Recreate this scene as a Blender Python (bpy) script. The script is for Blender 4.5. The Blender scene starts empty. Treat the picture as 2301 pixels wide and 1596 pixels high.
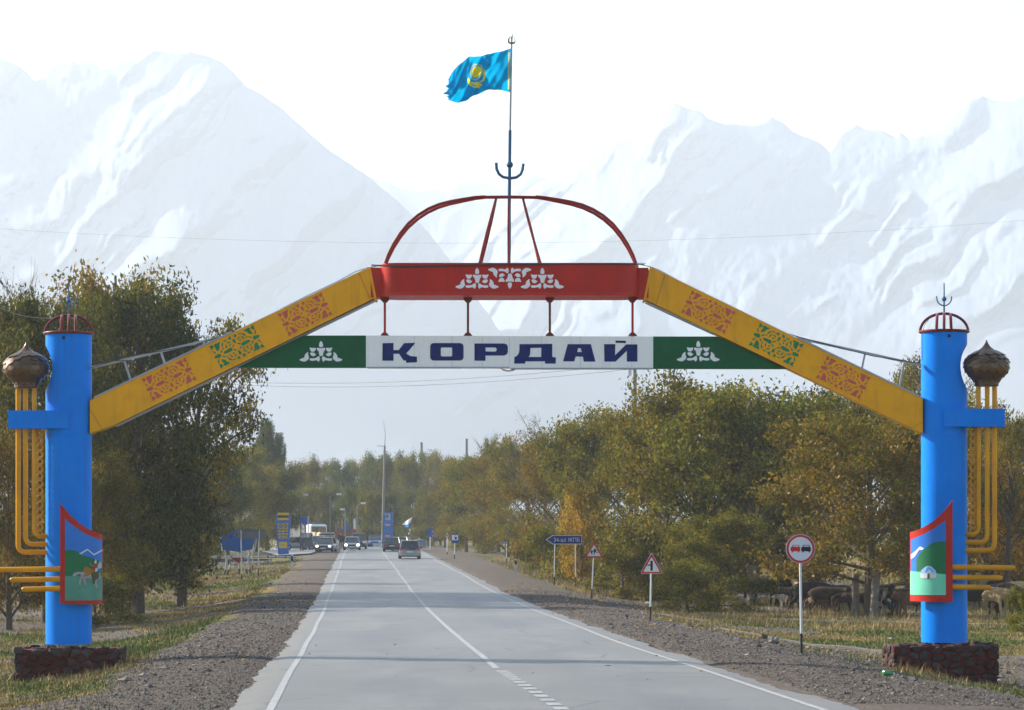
import bpy, bmesh, math, random
import numpy as np
from mathutils import Vector, Matrix

C = bpy.context.scene.collection
sc = bpy.context.scene
R = math.radians
random.seed(7)
rng = np.random.default_rng(11)

# ------------------------------------------------------------------ camera, light, exposure
F, CX, V0, EYE = 6391.7, 1150.5, 1200.0, 2.4        # focal length, centre column, horizon row of the photograph; eye height
cam_d = bpy.data.cameras.new('camera'); cam = bpy.data.objects.new('camera', cam_d); C.objects.link(cam)
cam.location = (0, 0, EYE); cam.rotation_euler = (R(90), 0, 0)
cam_d.lens = 100; cam_d.sensor_width = 36; cam_d.shift_y = (V0 - 798) / 2301.0
cam_d.clip_start = 0.5; cam_d.clip_end = 16000
sc.camera = cam
SUN_EL, SUN_AZ = R(27), R(64)      # elevation; angle to the left of the view direction (sun stands ahead and to the left)
w = bpy.data.worlds.new('World'); sc.world = w; w.use_nodes = True
nt = w.node_tree; bg = nt.nodes['Background']
sky = nt.nodes.new('ShaderNodeTexSky'); sky.sky_type = 'NISHITA'; sky.sun_disc = False
sky.sun_elevation = SUN_EL; sky.sun_rotation = -SUN_AZ; sky.dust_density = 0.5; sky.air_density = 1.35; sky.ozone_density = 2.0
nt.links.new(sky.outputs[0], bg.inputs[0]); bg.inputs[1].default_value = 0.082
sd = bpy.data.lights.new('sun', 'SUN'); sun = bpy.data.objects.new('sun', sd); C.objects.link(sun)
sd.energy = 5.0; sd.angle = R(0.55); sd.color = (1.0, 0.91, 0.76)
sdir = Vector((-math.sin(SUN_AZ) * math.cos(SUN_EL), math.cos(SUN_AZ) * math.cos(SUN_EL), math.sin(SUN_EL)))
sun.rotation_euler = sdir.to_track_quat('Z', 'Y').to_euler(); sun.location = (-60, 60, 60)
sc.view_settings.view_transform = 'Standard'; sc.view_settings.look = 'None'
sc.view_settings.gamma = 1; sc.view_settings.use_curve_mapping = False
sc.view_settings.exposure = 1.40
sc.render.engine = 'CYCLES'
sc.cycles.max_bounces = 6; sc.cycles.diffuse_bounces = 3; sc.cycles.volume_bounces = 1
sc.cycles.transparent_max_bounces = 8; sc.cycles.use_denoising = True
sc.cycles.sample_clamp_indirect = 4

# ------------------------------------------------------------------ helpers
def tag(o, label=None, cat=None, group=None, kind=None):
    if label: o['label'] = label
    if cat: o['category'] = cat
    if group: o['group'] = group
    if kind: o['kind'] = kind
    return o
ORG = {}
def thing(name, label, cat, loc=(0, 0, 0), group=None):
    o = bpy.data.objects.new(name, None); C.objects.link(o); o.location = loc; o.empty_display_size = .2
    ORG[o.name] = Vector(loc); return tag(o, label, cat, group)
def link(name, me, parent=None, loc=None):
    o = bpy.data.objects.new(name, me); C.objects.link(o)
    if parent is not None: o.parent = parent
    if loc is not None: o.location = loc
    return o
def copy_tree(o, parent=None):
    c = o.copy(); C.objects.link(c)
    if parent is not None: c.parent = parent
    for ch in list(o.children): copy_tree(ch, c)
    return c
class MB:
    def __init__(s): s.v = []; s.f = []
    def add(s, vs, fs):
        n = len(s.v); s.v += [tuple(p) for p in vs]; s.f += [tuple(i + n for i in f) for f in fs]; return s
    def box(s, x0, x1, y0, y1, z0, z1, b=0.0):
        if b > 0:
            return s.bbox(x0, x1, y0, y1, z0, z1, b)
        vs = [(x, y, z) for z in (z0, z1) for y in (y0, y1) for x in (x0, x1)]
        return s.add(vs, [(0, 2, 3, 1), (4, 5, 7, 6), (0, 1, 5, 4), (2, 6, 7, 3), (0, 4, 6, 2), (1, 3, 7, 5)])
    def bbox(s, x0, x1, y0, y1, z0, z1, b):
        bm = bmesh.new(); bmesh.ops.create_cube(bm, size=1)
        for v in bm.verts: v.co = Vector(((x0 + x1) / 2 + v.co.x * (x1 - x0), (y0 + y1) / 2 + v.co.y * (y1 - y0), (z0 + z1) / 2 + v.co.z * (z1 - z0)))
        bmesh.ops.bevel(bm, geom=bm.edges[:], offset=b, segments=1, affect='EDGES', profile=.5)
        bm.verts.index_update()
        s.add([v.co[:] for v in bm.verts], [[v.index for v in f.verts] for f in bm.faces]); bm.free(); return s
    def prism(s, poly, y0, y1):                         # poly: (x, z) outline, extruded in y
        n = len(poly)
        a = sum(poly[i][0] * poly[(i + 1) % n][1] - poly[(i + 1) % n][0] * poly[i][1] for i in range(n))
        if a < 0: poly = poly[::-1]
        vs = [(x, y0, z) for x, z in poly] + [(x, y1, z) for x, z in poly]
        fs = [tuple(range(n)), tuple(range(2 * n - 1, n - 1, -1))] + [(i, i + n, (i + 1) % n + n, (i + 1) % n) for i in range(n)]
        return s.add(vs, fs)
    def prismz(s, poly, z0, z1):                        # poly: (x, y)
        n = len(poly)
        a = sum(poly[i][0] * poly[(i + 1) % n][1] - poly[(i + 1) % n][0] * poly[i][1] for i in range(n))
        if a < 0: poly = poly[::-1]
        vs = [(x, y, z0) for x, y in poly] + [(x, y, z1) for x, y in poly]
        return s.add(vs, [tuple(range(n - 1, -1, -1)), tuple(range(n, 2 * n))] + [(i, (i + 1) % n, (i + 1) % n + n, i + n) for i in range(n)])
    def tube(s, pts, r, n=8, cap=True):
        pts = [Vector(p) for p in pts]; rs = r if isinstance(r, (list, tuple)) else [r] * len(pts)
        base = len(s.v); up = None
        for i, p in enumerate(pts):
            t = (pts[min(i + 1, len(pts) - 1)] - pts[max(i - 1, 0)]).normalized()
            if up is None: up = t.orthogonal().normalized()
            up = (up - t * up.dot(t))
            up = up.normalized() if up.length > 1e-6 else t.orthogonal().normalized()
            q = t.cross(up)
            for k in range(n):
                a = 2 * math.pi * k / n; s.v.append(tuple(p + (up * math.cos(a) + q * math.sin(a)) * rs[i]))
        for i in range(len(pts) - 1):
            for k in range(n):
                s.f.append((base + i * n + k, base + i * n + (k + 1) % n, base + (i + 1) * n + (k + 1) % n, base + (i + 1) * n + k))
        if cap:
            s.f.append(tuple(base + k for k in range(n - 1, -1, -1))); s.f.append(tuple(base + (len(pts) - 1) * n + k for k in range(n)))
        return s
    def lathe(s, prof, c, n=24, a0=0):                     # prof: (r, z) from the bottom up; c: centre (x, y)
        base = len(s.v)
        for r, z in prof:
            for k in range(n):
                a = 2 * math.pi * k / n + a0; s.v.append((c[0] + r * math.cos(a), c[1] + r * math.sin(a), z))
        for i in range(len(prof) - 1):
            for k in range(n):
                s.f.append((base + i * n + k, base + i * n + (k + 1) % n, base + (i + 1) * n + (k + 1) % n, base + (i + 1) * n + k))
        s.f.append(tuple(base + k for k in range(n - 1, -1, -1))); s.f.append(tuple(base + (len(prof) - 1) * n + k for k in range(n)))
        return s
    def sphere(s, c, r, n=14, m=8, sx=1, sy=1, sz=1):
        prof = [(max(1e-4, math.sin(math.pi * i / m)) * r, -math.cos(math.pi * i / m) * r) for i in range(m + 1)]
        base = len(s.v); s.lathe(prof, (0, 0), n)
        for i in range(base, len(s.v)):
            x, y, z = s.v[i]; s.v[i] = (c[0] + x * sx, c[1] + y * sy, c[2] + z * sz)
        return s
    def mesh(s, name, smooth=False, org=None):
        me = bpy.data.meshes.new(name)
        vs = s.v if org is None else [(a - org[0], b - org[1], c - org[2]) for a, b, c in s.v]
        me.from_pydata(vs, [], s.f); me.update()
        if smooth:
            me.polygons.foreach_set('use_smooth', [True] * len(me.polygons))
            try: me.set_sharp_from_angle(angle=R(40))
            except Exception: pass
        return me
    def build(s, name, m, parent=None, smooth=False, org=None):
        if org is None:
            p = parent
            while p is not None and p.parent is not None: p = p.parent
            org = ORG.get(p.name) if p is not None else None
        me = s.mesh(name, smooth, org); me.materials.append(m)
        return link(name, me, parent)

def flat_shape(splines, depth, mapf, name, slices=()):
    """closed outlines with holes -> thin solid; splines in 2-D, mapf(x, y, d) gives the world point, d=-1 front, +1 back"""
    cu = bpy.data.curves.new(name, 'CURVE'); cu.dimensions = '2D'; cu.fill_mode = 'BOTH'; cu.extrude = 1.0
    for sp in splines:
        s = cu.splines.new('POLY'); s.points.add(len(sp) - 1); s.use_cyclic_u = True
        for p, (x, y) in zip(s.points, sp): p.co = (x, -y, 0, 1)
    o = bpy.data.objects.new(name, cu); C.objects.link(o)
    dg = bpy.context.evaluated_depsgraph_get(); dg.update()
    me = bpy.data.meshes.new_from_object(o.evaluated_get(dg)); bpy.data.objects.remove(o); bpy.data.curves.remove(cu)
    if len(slices):
        bm = bmesh.new(); bm.from_mesh(me)
        for x in slices: bmesh.ops.bisect_plane(bm, geom=bm.verts[:] + bm.edges[:] + bm.faces[:], plane_co=(x, 0, 0), plane_no=(1, 0, 0))
        bm.to_mesh(me); bm.free()
    mb = MB(); mb.v = [tuple(mapf(v.co.x, -v.co.y, -v.co.z)) for v in me.vertices]; mb.f = [tuple(p.vertices) for p in me.polygons]
    bpy.data.meshes.remove(me); return mb
def text_shape(body, mapf, name='lettering'):
    """text as a thin solid; outlines scaled to a unit-height box, x from 0 to its aspect"""
    cu = bpy.data.curves.new(name, 'FONT'); cu.body = body; cu.extrude = 1.0; cu.resolution_u = 3; cu.fill_mode = 'BOTH'
    o = bpy.data.objects.new(name, cu); C.objects.link(o)
    dg = bpy.context.evaluated_depsgraph_get(); dg.update()
    me = bpy.data.meshes.new_from_object(o.evaluated_get(dg)); bpy.data.objects.remove(o); bpy.data.curves.remove(cu)
    xs = [v.co.x for v in me.vertices]; ys = [v.co.y for v in me.vertices]
    x0, y0, h, wd = min(xs), min(ys), max(ys) - min(ys), max(xs) - min(xs)
    mb = MB(); mb.v = [tuple(mapf((v.co.x - x0) / wd, (v.co.y - y0) / h, -v.co.z)) for v in me.vertices]; mb.f = [tuple(p.vertices) for p in me.polygons]
    bpy.data.meshes.remove(me); return mb
def np_mesh(name, V, Fq, mat, cols=None, smooth=False):
    """numpy vertices and equal-sided faces -> mesh"""
    me = bpy.data.meshes.new(name); k = Fq.shape[1]
    me.vertices.add(len(V)); me.vertices.foreach_set('co', np.ascontiguousarray(V, dtype=np.float32).ravel())
    me.loops.add(Fq.size); me.loops.foreach_set('vertex_index', Fq.astype(np.int32).ravel())
    me.polygons.add(len(Fq)); me.polygons.foreach_set('loop_start', np.arange(0, Fq.size, k, dtype=np.int32))
    me.polygons.foreach_set('use_smooth', np.full(len(Fq), smooth))
    me.update(calc_edges=True)
    if cols is not None:
        a = me.color_attributes.new('col', 'FLOAT_COLOR', 'POINT')
        c = np.ones((len(V), 4), dtype=np.float32); c[:, :3] = cols; a.data.foreach_set('color', c.ravel())
    if mat: me.materials.append(mat)
    return me

# ------------------------------------------------------------------ noise on numpy grids
_perm = rng.random((256, 256))
def vnoise(x, y):
    xi = np.floor(x).astype(int); yi = np.floor(y).astype(int); fx = x - xi; fy = y - yi
    fx = fx * fx * (3 - 2 * fx); fy = fy * fy * (3 - 2 * fy)
    g = lambda a, b: _perm[a % 256, b % 256]
    return (g(xi, yi) * (1 - fx) + g(xi + 1, yi) * fx) * (1 - fy) + (g(xi, yi + 1) * (1 - fx) + g(xi + 1, yi + 1) * fx) * fy
def fbm(x, y, o=4):
    t = 0; a = .5; s = 0
    for k in range(o): t = t + a * vnoise(x * 2 ** k + 17 * k, y * 2 ** k + 31 * k); s += a; a *= .5
    return t / s
def ridged(x, y, o=4):
    t = 0; a = .5; s = 0
    for k in range(o): t = t + a * (1 - np.abs(2 * vnoise(x * 2 ** k + 7 * k, y * 2 ** k + 13 * k) - 1)); s += a; a *= .5
    return t / s

# ------------------------------------------------------------------ materials
def mat(name, col, rough=.6, metal=0, spec=.22, var=.12, vscale=3.0, bump=0.0, bscale=40., dirt=None, dirt_amt=.0, coat=0, streak=None, streak_amt=.35):
    m = bpy.data.materials.new(name); m.use_nodes = True; nt = m.node_tree; N = nt.nodes; L = nt.links
    b = N['Principled BSDF']; b.inputs['Roughness'].default_value = rough; b.inputs['Metallic'].default_value = metal
    b.inputs['Specular IOR Level'].default_value = spec
    if coat: b.inputs['Coat Weight'].default_value = coat; b.inputs['Coat Roughness'].default_value = .15
    tc = N.new('ShaderNodeTexCoord'); n = N.new('ShaderNodeTexNoise'); n.inputs['Scale'].default_value = vscale; n.inputs['Detail'].default_value = 6
    L.new(tc.outputs['Object'], n.inputs['Vector'])
    r = N.new('ShaderNodeValToRGB'); r.color_ramp.elements[0].position = .3; r.color_ramp.elements[1].position = .7
    r.color_ramp.elements[0].color = tuple(c * (1 - var) for c in col) + (1,); r.color_ramp.elements[1].color = tuple(min(1, c * (1 + var)) for c in col) + (1,)
    L.new(n.outputs[0], r.inputs[0]); out = r.outputs[0]
    if dirt:
        n2 = N.new('ShaderNodeTexNoise'); n2.inputs['Scale'].default_value = vscale * 2.7; n2.inputs['Detail'].default_value = 9; n2.inputs['Roughness'].default_value = .7
        L.new(tc.outputs['Object'], n2.inputs['Vector'])
        r2 = N.new('ShaderNodeValToRGB'); r2.color_ramp.elements[0].position = .5; r2.color_ramp.elements[1].position = .75
        r2.color_ramp.elements[0].color = (0, 0, 0, 1); r2.color_ramp.elements[1].color = (dirt_amt,) * 3 + (1,)
        L.new(n2.outputs[0], r2.inputs[0])
        mx = N.new('ShaderNodeMixRGB'); L.new(r2.outputs[0], mx.inputs[0]); L.new(out, mx.inputs[1]); mx.inputs[2].default_value = tuple(dirt) + (1,); out = mx.outputs[0]
    if streak:
        mp_ = N.new('ShaderNodeMapping'); mp_.inputs['Scale'].default_value = (7, 7, .35); L.new(tc.outputs['Object'], mp_.inputs['Vector'])
        n4 = N.new('ShaderNodeTexNoise'); n4.inputs['Scale'].default_value = 1.3; n4.inputs['Detail'].default_value = 7; n4.inputs['Roughness'].default_value = .65; L.new(mp_.outputs[0], n4.inputs['Vector'])
        r4 = N.new('ShaderNodeValToRGB'); r4.color_ramp.elements[0].position = .52; r4.color_ramp.elements[1].position = .72
        r4.color_ramp.elements[0].color = (0, 0, 0, 1); r4.color_ramp.elements[1].color = (streak_amt,) * 3 + (1,); L.new(n4.outputs[0], r4.inputs[0])
        mx4 = N.new('ShaderNodeMixRGB'); L.new(r4.outputs[0], mx4.inputs[0]); L.new(out, mx4.inputs[1]); mx4.inputs[2].default_value = tuple(streak) + (1,); out = mx4.outputs[0]
    L.new(out, b.inputs['Base Color'])
    if bump:
        n3 = N.new('ShaderNodeTexNoise'); n3.inputs['Scale'].default_value = bscale; n3.inputs['Detail'].default_value = 5
        L.new(tc.outputs['Object'], n3.inputs['Vector'])
        bp = N.new('ShaderNodeBump'); bp.inputs['Strength'].default_value = bump; bp.inputs['Distance'].default_value = .02
        L.new(n3.outputs[0], bp.inputs['Height']); L.new(bp.outputs[0], b.inputs['Normal'])
    return m
def leaf_mat(name, gloss=.03):
    m = bpy.data.materials.new(name); m.use_nodes = True; nt = m.node_tree; N = nt.nodes; L = nt.links
    N.remove(N['Principled BSDF']); a = N.new('ShaderNodeAttribute'); a.attribute_name = 'col'
    oi = N.new('ShaderNodeObjectInfo'); hs = N.new('ShaderNodeHueSaturation')
    mr = N.new('ShaderNodeMapRange'); mr.inputs['To Min'].default_value = .485; mr.inputs['To Max'].default_value = .512
    L.new(oi.outputs['Random'], mr.inputs[0]); L.new(mr.outputs[0], hs.inputs['Hue']); L.new(a.outputs['Color'], hs.inputs['Color'])
    d = N.new('ShaderNodeBsdfDiffuse'); t = N.new('ShaderNodeBsdfTranslucent'); g = N.new('ShaderNodeBsdfGlossy'); g.inputs['Roughness'].default_value = .38
    g.inputs['Color'].default_value = (.8, .8, .7, 1)
    L.new(hs.outputs[0], d.inputs[0]); L.new(hs.outputs[0], t.inputs[0])
    m1 = N.new('ShaderNodeMixShader'); m1.inputs[0].default_value = .48; L.new(d.outputs[0], m1.inputs[1]); L.new(t.outputs[0], m1.inputs[2])
    m2 = N.new('ShaderNodeMixShader'); m2.inputs[0].default_value = gloss * .35; L.new(m1.outputs[0], m2.inputs[1]); L.new(g.outputs[0], m2.inputs[2])
    L.new(m2.outputs[0], N['Material Output'].inputs[0]); return m
def attr_mat(name, rough=.8, spec=.2):
    m = bpy.data.materials.new(name); m.use_nodes = True; N = m.node_tree.nodes; a = N.new('ShaderNodeAttribute'); a.attribute_name = 'col'
    m.node_tree.links.new(a.outputs['Color'], N['Principled BSDF'].inputs['Base Color']); N['Principled BSDF'].inputs['Roughness'].default_value = rough
    N['Principled BSDF'].inputs['Specular IOR Level'].default_value = spec; return m
M = {}
M['blue'] = mat('blue_paint', (.0, .205, .82), .42, var=.07, vscale=1.1, spec=.07, dirt=(.0, .25, .84), dirt_amt=.6, bump=.10, bscale=4, streak=(.015, .12, .45), streak_amt=.45)
M['blue_in'] = mat('pale_inner_paint', (.05, .26, .50), .5)
M['yellow'] = mat('yellow_paint', (.82, .37, .006), .5, var=.06, vscale=1.3, dirt=(.62, .27, .012), dirt_amt=.6, bump=.14, bscale=5, streak=(.42, .20, .03), streak_amt=.45)
M['gold'] = mat('golden_pipe_paint', (.66, .29, .006), .3, var=.15, vscale=2)
M['red'] = mat('red_paint', (.46, .012, .006), .36, var=.12, vscale=1.2, dirt=(.33, .012, .008), dirt_amt=.6, bump=.12, bscale=5, streak=(.20, .02, .015), streak_amt=.5)
M['red_rim'] = mat('bright_red_paint', (.48, .022, .010), .4, var=.15, vscale=4)
M['maroon'] = mat('maroon_pipe_paint', (.17, .016, .013), .3, var=.15, vscale=2)
M['redpipe'] = mat('dome_rib_paint', (.24, .022, .016), .3, var=.18, vscale=1.5)
M['green'] = mat('green_paint', (.002, .092, .034), .5, var=.10, vscale=2, dirt=(.014, .11, .05), dirt_amt=.6)
M['green_st'] = mat('stencil_green', (.018, .20, .085), .55)
M['pink_st'] = mat('stencil_pink', (.55, .10, .085), .55, var=.08, dirt=(.55, .25, .03), dirt_amt=.5, )
M['white_st'] = mat('stencil_white', (.80, .79, .86), .55, var=.05)
M['panel'] = mat('white_panel_paint', (.88, .87, .89), .5, var=.02, vscale=2.2, dirt=(.78, .77, .83), dirt_amt=.6, bump=.1, bscale=4, streak=(.55, .53, .55), streak_amt=.3)
M['navy'] = mat('navy_letter_paint', (.003, .014, .13), .5, var=.12, dirt=(.02, .05, .2), dirt_amt=.5)
M['tin'] = mat('grey_galvanised_sheet', (.36, .37, .41), .5, var=.1)
M['steelblue'] = mat('blue_grey_rod', (.035, .11, .22), .4)
M['ballblue'] = mat('ball_blue', (.015, .13, .36), .35)
M['bronze'] = mat('bronze_scale_metal', (.13, .078, .046), .34, metal=.6, var=.22, vscale=7, spec=.5)
M['bronze_dark'] = mat('bronze_collar_metal', (.10, .065, .05), .45, metal=.5, var=.1)
M['trident'] = mat('trident_bronze', (.24, .13, .04), .4, metal=.4)
M['stone'] = mat('plinth_stone', (.046, .026, .024), .75, var=.4, vscale=5, bump=.4, bscale=25)
M['stone2'] = mat('plinth_stone_grey', (.058, .044, .044), .75, var=.4, vscale=5, bump=.4, bscale=25)
M['stone3'] = mat('plinth_stone_red', (.050, .014, .012), .75, var=.4, vscale=5, bump=.4, bscale=25)
M['mortar'] = mat('red_mortar', (.13, .009, .007), .8, var=.3, vscale=6, bump=.5, bscale=30)
M['sign_white'] = mat('sign_white', (.66, .67, .70), .4, var=.04)
M['sign_grey'] = mat('sign_rim_grey', (.42, .43, .46), .45, var=.06)
M['sign_red'] = mat('sign_red', (.52, .025, .02), .4, var=.06)
M['sign_black'] = mat('sign_black', (.012, .012, .014), .45)
M['sign_blue'] = mat('sign_blue', (.012, .04, .26), .4, var=.08)
M['sign_back'] = mat('sign_back_grey', (.10, .11, .14), .55)
M['pole_white'] = mat('pole_white', (.62, .63, .64), .45, var=.06)
M['pole_black'] = mat('pole_black', (.02, .02, .022), .5)
M['pole_shaded'] = mat('pole_white_shaded', (.34, .36, .38), .55, var=.1)  # white posts of the left verge, tree shade put into the colour
M['concrete'] = mat('pole_concrete', (.22, .215, .205), .85, var=.15, vscale=4)
M['wire'] = mat('wire_dark', (.05, .055, .06), .6)
M['rubber'] = mat('tyre_rubber', (.015, .015, .016), .8)
M['rim'] = mat('wheel_rim', (.35, .36, .38), .35, metal=.8)
M['glass'] = mat('car_glass', (.02, .027, .03), .06, spec=.9)
M['chrome'] = mat('lamp_glass', (.6, .6, .6), .15, spec=.8)
M['tail'] = mat('tail_lamp_red', (.42, .012, .010), .25, spec=.7)
M['plate'] = mat('number_plate', (.6, .6, .6), .5)
M['plastic'] = mat('dark_trim', (.03, .03, .033), .6)
M['bark'] = mat('tree_bark', (.085, .065, .05), .9, var=.3, vscale=5, bump=.8, bscale=14)
M['bark_pale'] = mat('pale_bark', (.19, .165, .15), .9, var=.3, vscale=5, bump=.8, bscale=14)
M['leaf'] = leaf_mat('leaf')
M['attr'] = attr_mat('scatter')

# ------------------------------------------------------------------ the lie of the land
_ry = np.array([-60, 0, 37.7, 46.8, 68.5, 95, 122, 140, 157, 185, 218, 262, 320, 400, 600, 9000.])
_rz = np.array([.5, .28, .06, -.01, -.17, -.25, -.27, -.19, -.05, .10, .29, .55, .80, .90, .6, .5])
def zroad(y):
    y = np.asarray(y, float)
    return (np.interp(y - 6, _ry, _rz) + np.interp(y, _ry, _rz) + np.interp(y + 6, _ry, _rz)) / 3
def xroad(y):
    y = np.asarray(y, float)
    return np.where(y < 330, .5 - .0546 * (y - 37.7), .5 - .0546 * (330 - 37.7) - .0546 * (y - 330) - .00012 * (y - 330) ** 2 * 0)
def smooth(a, b, x): t = np.clip((x - a) / (b - a), 0, 1); return t * t * (3 - 2 * t)
def ground_z(x, y):
    x = np.asarray(x, float); y = np.asarray(y, float); s = x - xroad(y); a = np.abs(s)
    k = 1 - .72 * smooth(150, 300, y)
    a2 = np.where((s < 0) & (a > 6), a + 1.0 * smooth(6.5, 8, a), a)
    side = np.interp(a2, [0, 5.2, 6.4, 7.6, 9.0, 10.6, 13, 18, 60], [0, 0, -.05, -.16, -.36, -.60, -.78, -.82, -.6]) * k
    rough = smooth(4.5, 6.0, a)
    n = (fbm(x * .35 + 40, y * .35 + 90, 4) - .5) * .22 * smooth(5.5, 10, a) + (fbm(x * 1.9, y * 1.9, 3) - .5) * .07
    return zroad(y) + side + rough * n * np.where(y < 170, 1, .5) - .06 + .035 * smooth(4.2, 4.6, a)
def gz(x, y): return float(ground_z(x, y))
def gp(u, v):
    """the point of the ground seen at column u, row v of the photograph"""
    Y = np.concatenate([np.arange(28, 420, .15)])
    X = (u - CX) * Y / F; z = ground_z(X, Y); row = V0 + (EYE - z) * F / Y
    i = np.argmin(np.where(row <= v, 0, 1)) if (row <= v).any() else len(Y) - 1
    return Vector((X[i], Y[i], z[i]))
def W(u, v, Y): return Vector(((u - CX) * Y / F, Y, EYE - (v - V0) * Y / F))
def at(u, Y):
    x = (u - CX) * Y / F; return Vector((x, Y, gz(x, Y)))

# gravel / grass / path weights, shared by the ground's colour and by what is scattered on it
def g_gravel(x, y):
    s = x - xroad(y); a = np.abs(s); edge = np.where(s < 0, 6.9, 8.2) + (fbm(x * .30 + 9, y * .12 + 3, 4) - .5) * 3.2
    g = 1 - smooth(-.5, .5, a - edge)
    patch = smooth(.54, .64, fbm(x * .22 + 77, y * .10 + 21, 4)) * .9 * (1 - smooth(24, 34, a))
    g = np.maximum(g, patch)
    track = (1 - smooth(2.4, 3.6, np.abs(y - 125 - .10 * (x + 15)))) * (s < -4) * (x > -60)      # side road on the left
    return np.clip(np.maximum(g, track), 0, 1)
def g_green(x, y):
    return smooth(.44, .60, fbm(x * .30 + 5, y * .16 + 55, 5))
def g_track(x, y):
    s = x - xroad(y)
    return (1 - smooth(2.2, 3.2, np.abs(y - 125 - .10 * (x + 15)))) * (s < -5) * (x > -60)

ys = np.concatenate([np.arange(-40, 20, 4), np.arange(20, 34, .8), np.arange(34, 70, .16), np.arange(70, 135, .3), np.arange(135, 250, 1.0), np.arange(250, 450, 4), np.arange(450, 900, 30), np.arange(900, 7301, 200)])
ss = np.concatenate([-np.geomspace(3600, 40, 20), np.arange(-38, -20, 1.0), np.arange(-20, -4, .16), np.arange(-4, 4, 1.0), np.arange(4, 20, .16), np.arange(20, 39, 1.0), np.geomspace(40, 3600, 20)])
SS, YY = np.meshgrid(ss, ys); XX = SS + xroad(YY); ZZ = ground_z(XX, YY)
nr, nc = SS.shape; idx = np.arange(nr * nc).reshape(nr, nc)
Fq = np.stack([idx[:-1, :-1].ravel(), idx[:-1, 1:].ravel(), idx[1:, 1:].ravel(), idx[1:, :-1].ravel()], 1)
w3 = np.stack([g_gravel(XX, YY).ravel(), g_green(XX, YY).ravel(), g_track(XX, YY).ravel()], 1)
gm = bpy.data.materials.new('ground_gravel_and_grass'); gm.use_nodes = True
N = gm.node_tree.nodes; L = gm.node_tree.links; b = N['Principled BSDF']; b.inputs['Roughness'].default_value = .95; b.inputs['Specular IOR Level'].default_value = .1
ga = N.new('ShaderNodeAttribute'); ga.attribute_name = 'col'; sp = N.new('ShaderNodeSeparateColor'); L.new(ga.outputs['Color'], sp.inputs[0])
tc = N.new('ShaderNodeTexCoord')
def noise(scale, detail=6, rough=.6, vec=None):
    n = N.new('ShaderNodeTexNoise'); n.inputs['Scale'].default_value = scale; n.inputs['Detail'].default_value = detail; n.inputs['Roughness'].default_value = rough
    L.new(vec or tc.outputs['Object'], n.inputs['Vector']); return n.outputs[0]
def ramp(src, stops):
    r = N.new('ShaderNodeValToRGB'); e = r.color_ramp.elements
    while len(e) < len(stops): e.new(.5)
    for el, (p, c) in zip(e, stops): el.position = p; el.color = tuple(c) + (1,)
    L.new(src, r.inputs[0]); return r.outputs[0]
def mixc(f, a, c2, bt='MIX'):
    m = N.new('ShaderNodeMixRGB'); m.blend_type = bt
    for s_, i in ((f, 0), (a, 1), (c2, 2)):
        if isinstance(s_, float): m.inputs[i].default_value = s_
        elif isinstance(s_, tuple): m.inputs[i].default_value = s_ + (1,)
        else: L.new(s_, m.inputs[i])
    return m.outputs[0]
def mathn(op, a, b2):
    m = N.new('ShaderNodeMath'); m.operation = op
    for s_, i in ((a, 0), (b2, 1)):
        if isinstance(s_, (int, float)): m.inputs[i].default_value = s_
        else: L.new(s_, m.inputs[i])
    return m.outputs[0]
grav = ramp(noise(9, 12, .8), [(.30, (.050, .043, .040)), (.48, (.115, .098, .088)), (.60, (.175, .155, .135)), (.75, (.28, .26, .235))])
vor = N.new('ShaderNodeTexVoronoi'); vor.inputs['Scale'].default_value = 16; L.new(tc.outputs['Object'], vor.inputs['Vector'])
grav = mixc(.35, grav, ramp(vor.outputs['Color'], [(.2, (.07, .06, .055)), (.8, (.24, .215, .19))]))
grav = mixc(mathn('MULTIPLY', noise(.55, 4), .7), grav, (.105, .076, .058))
strawy = ramp(noise(3.2, 10, .75), [(.3, (.085, .062, .022)), (.5, (.19, .135, .050)), (.72, (.29, .215, .085))])
greeny = ramp(noise(4.2, 10, .75), [(.3, (.035, .046, .010)), (.5, (.090, .098, .020)), (.7, (.16, .145, .038))])
def thr(ch, scale, lo=.42, hi=.58):
    f = mathn('ADD', ch, mathn('MULTIPLY', mathn('SUBTRACT', noise(scale, 8, .7), .5), 1.1))
    mr = N.new('ShaderNodeMapRange'); mr.inputs['From Min'].default_value = lo; mr.inputs['From Max'].default_value = hi; L.new(f, mr.inputs[0]); return mr.outputs[0]
grass = mixc(thr(sp.outputs[1], 2.5), strawy, greeny)
col = mixc(thr(sp.outputs[0], 2.2), grass, grav)
col = mixc(mathn('MULTIPLY', sp.outputs[2], .75), col, ramp(noise(5, 8), [(.3, (.12, .108, .10)), (.7, (.20, .185, .17))]))
L.new(col, b.inputs['Base Color'])
bp = N.new('ShaderNodeBump'); bp.inputs['Strength'].default_value = .9; bp.inputs['Distance'].default_value = .05; L.new(noise(11, 10, .8), bp.inputs['Height']); L.new(bp.outputs[0], b.inputs['Normal'])
ground = link('ground', np_mesh('ground', np.stack([XX.ravel(), YY.ravel(), ZZ.ravel()], 1), Fq, gm, w3, smooth=True)); tag(ground, kind='structure')

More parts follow.
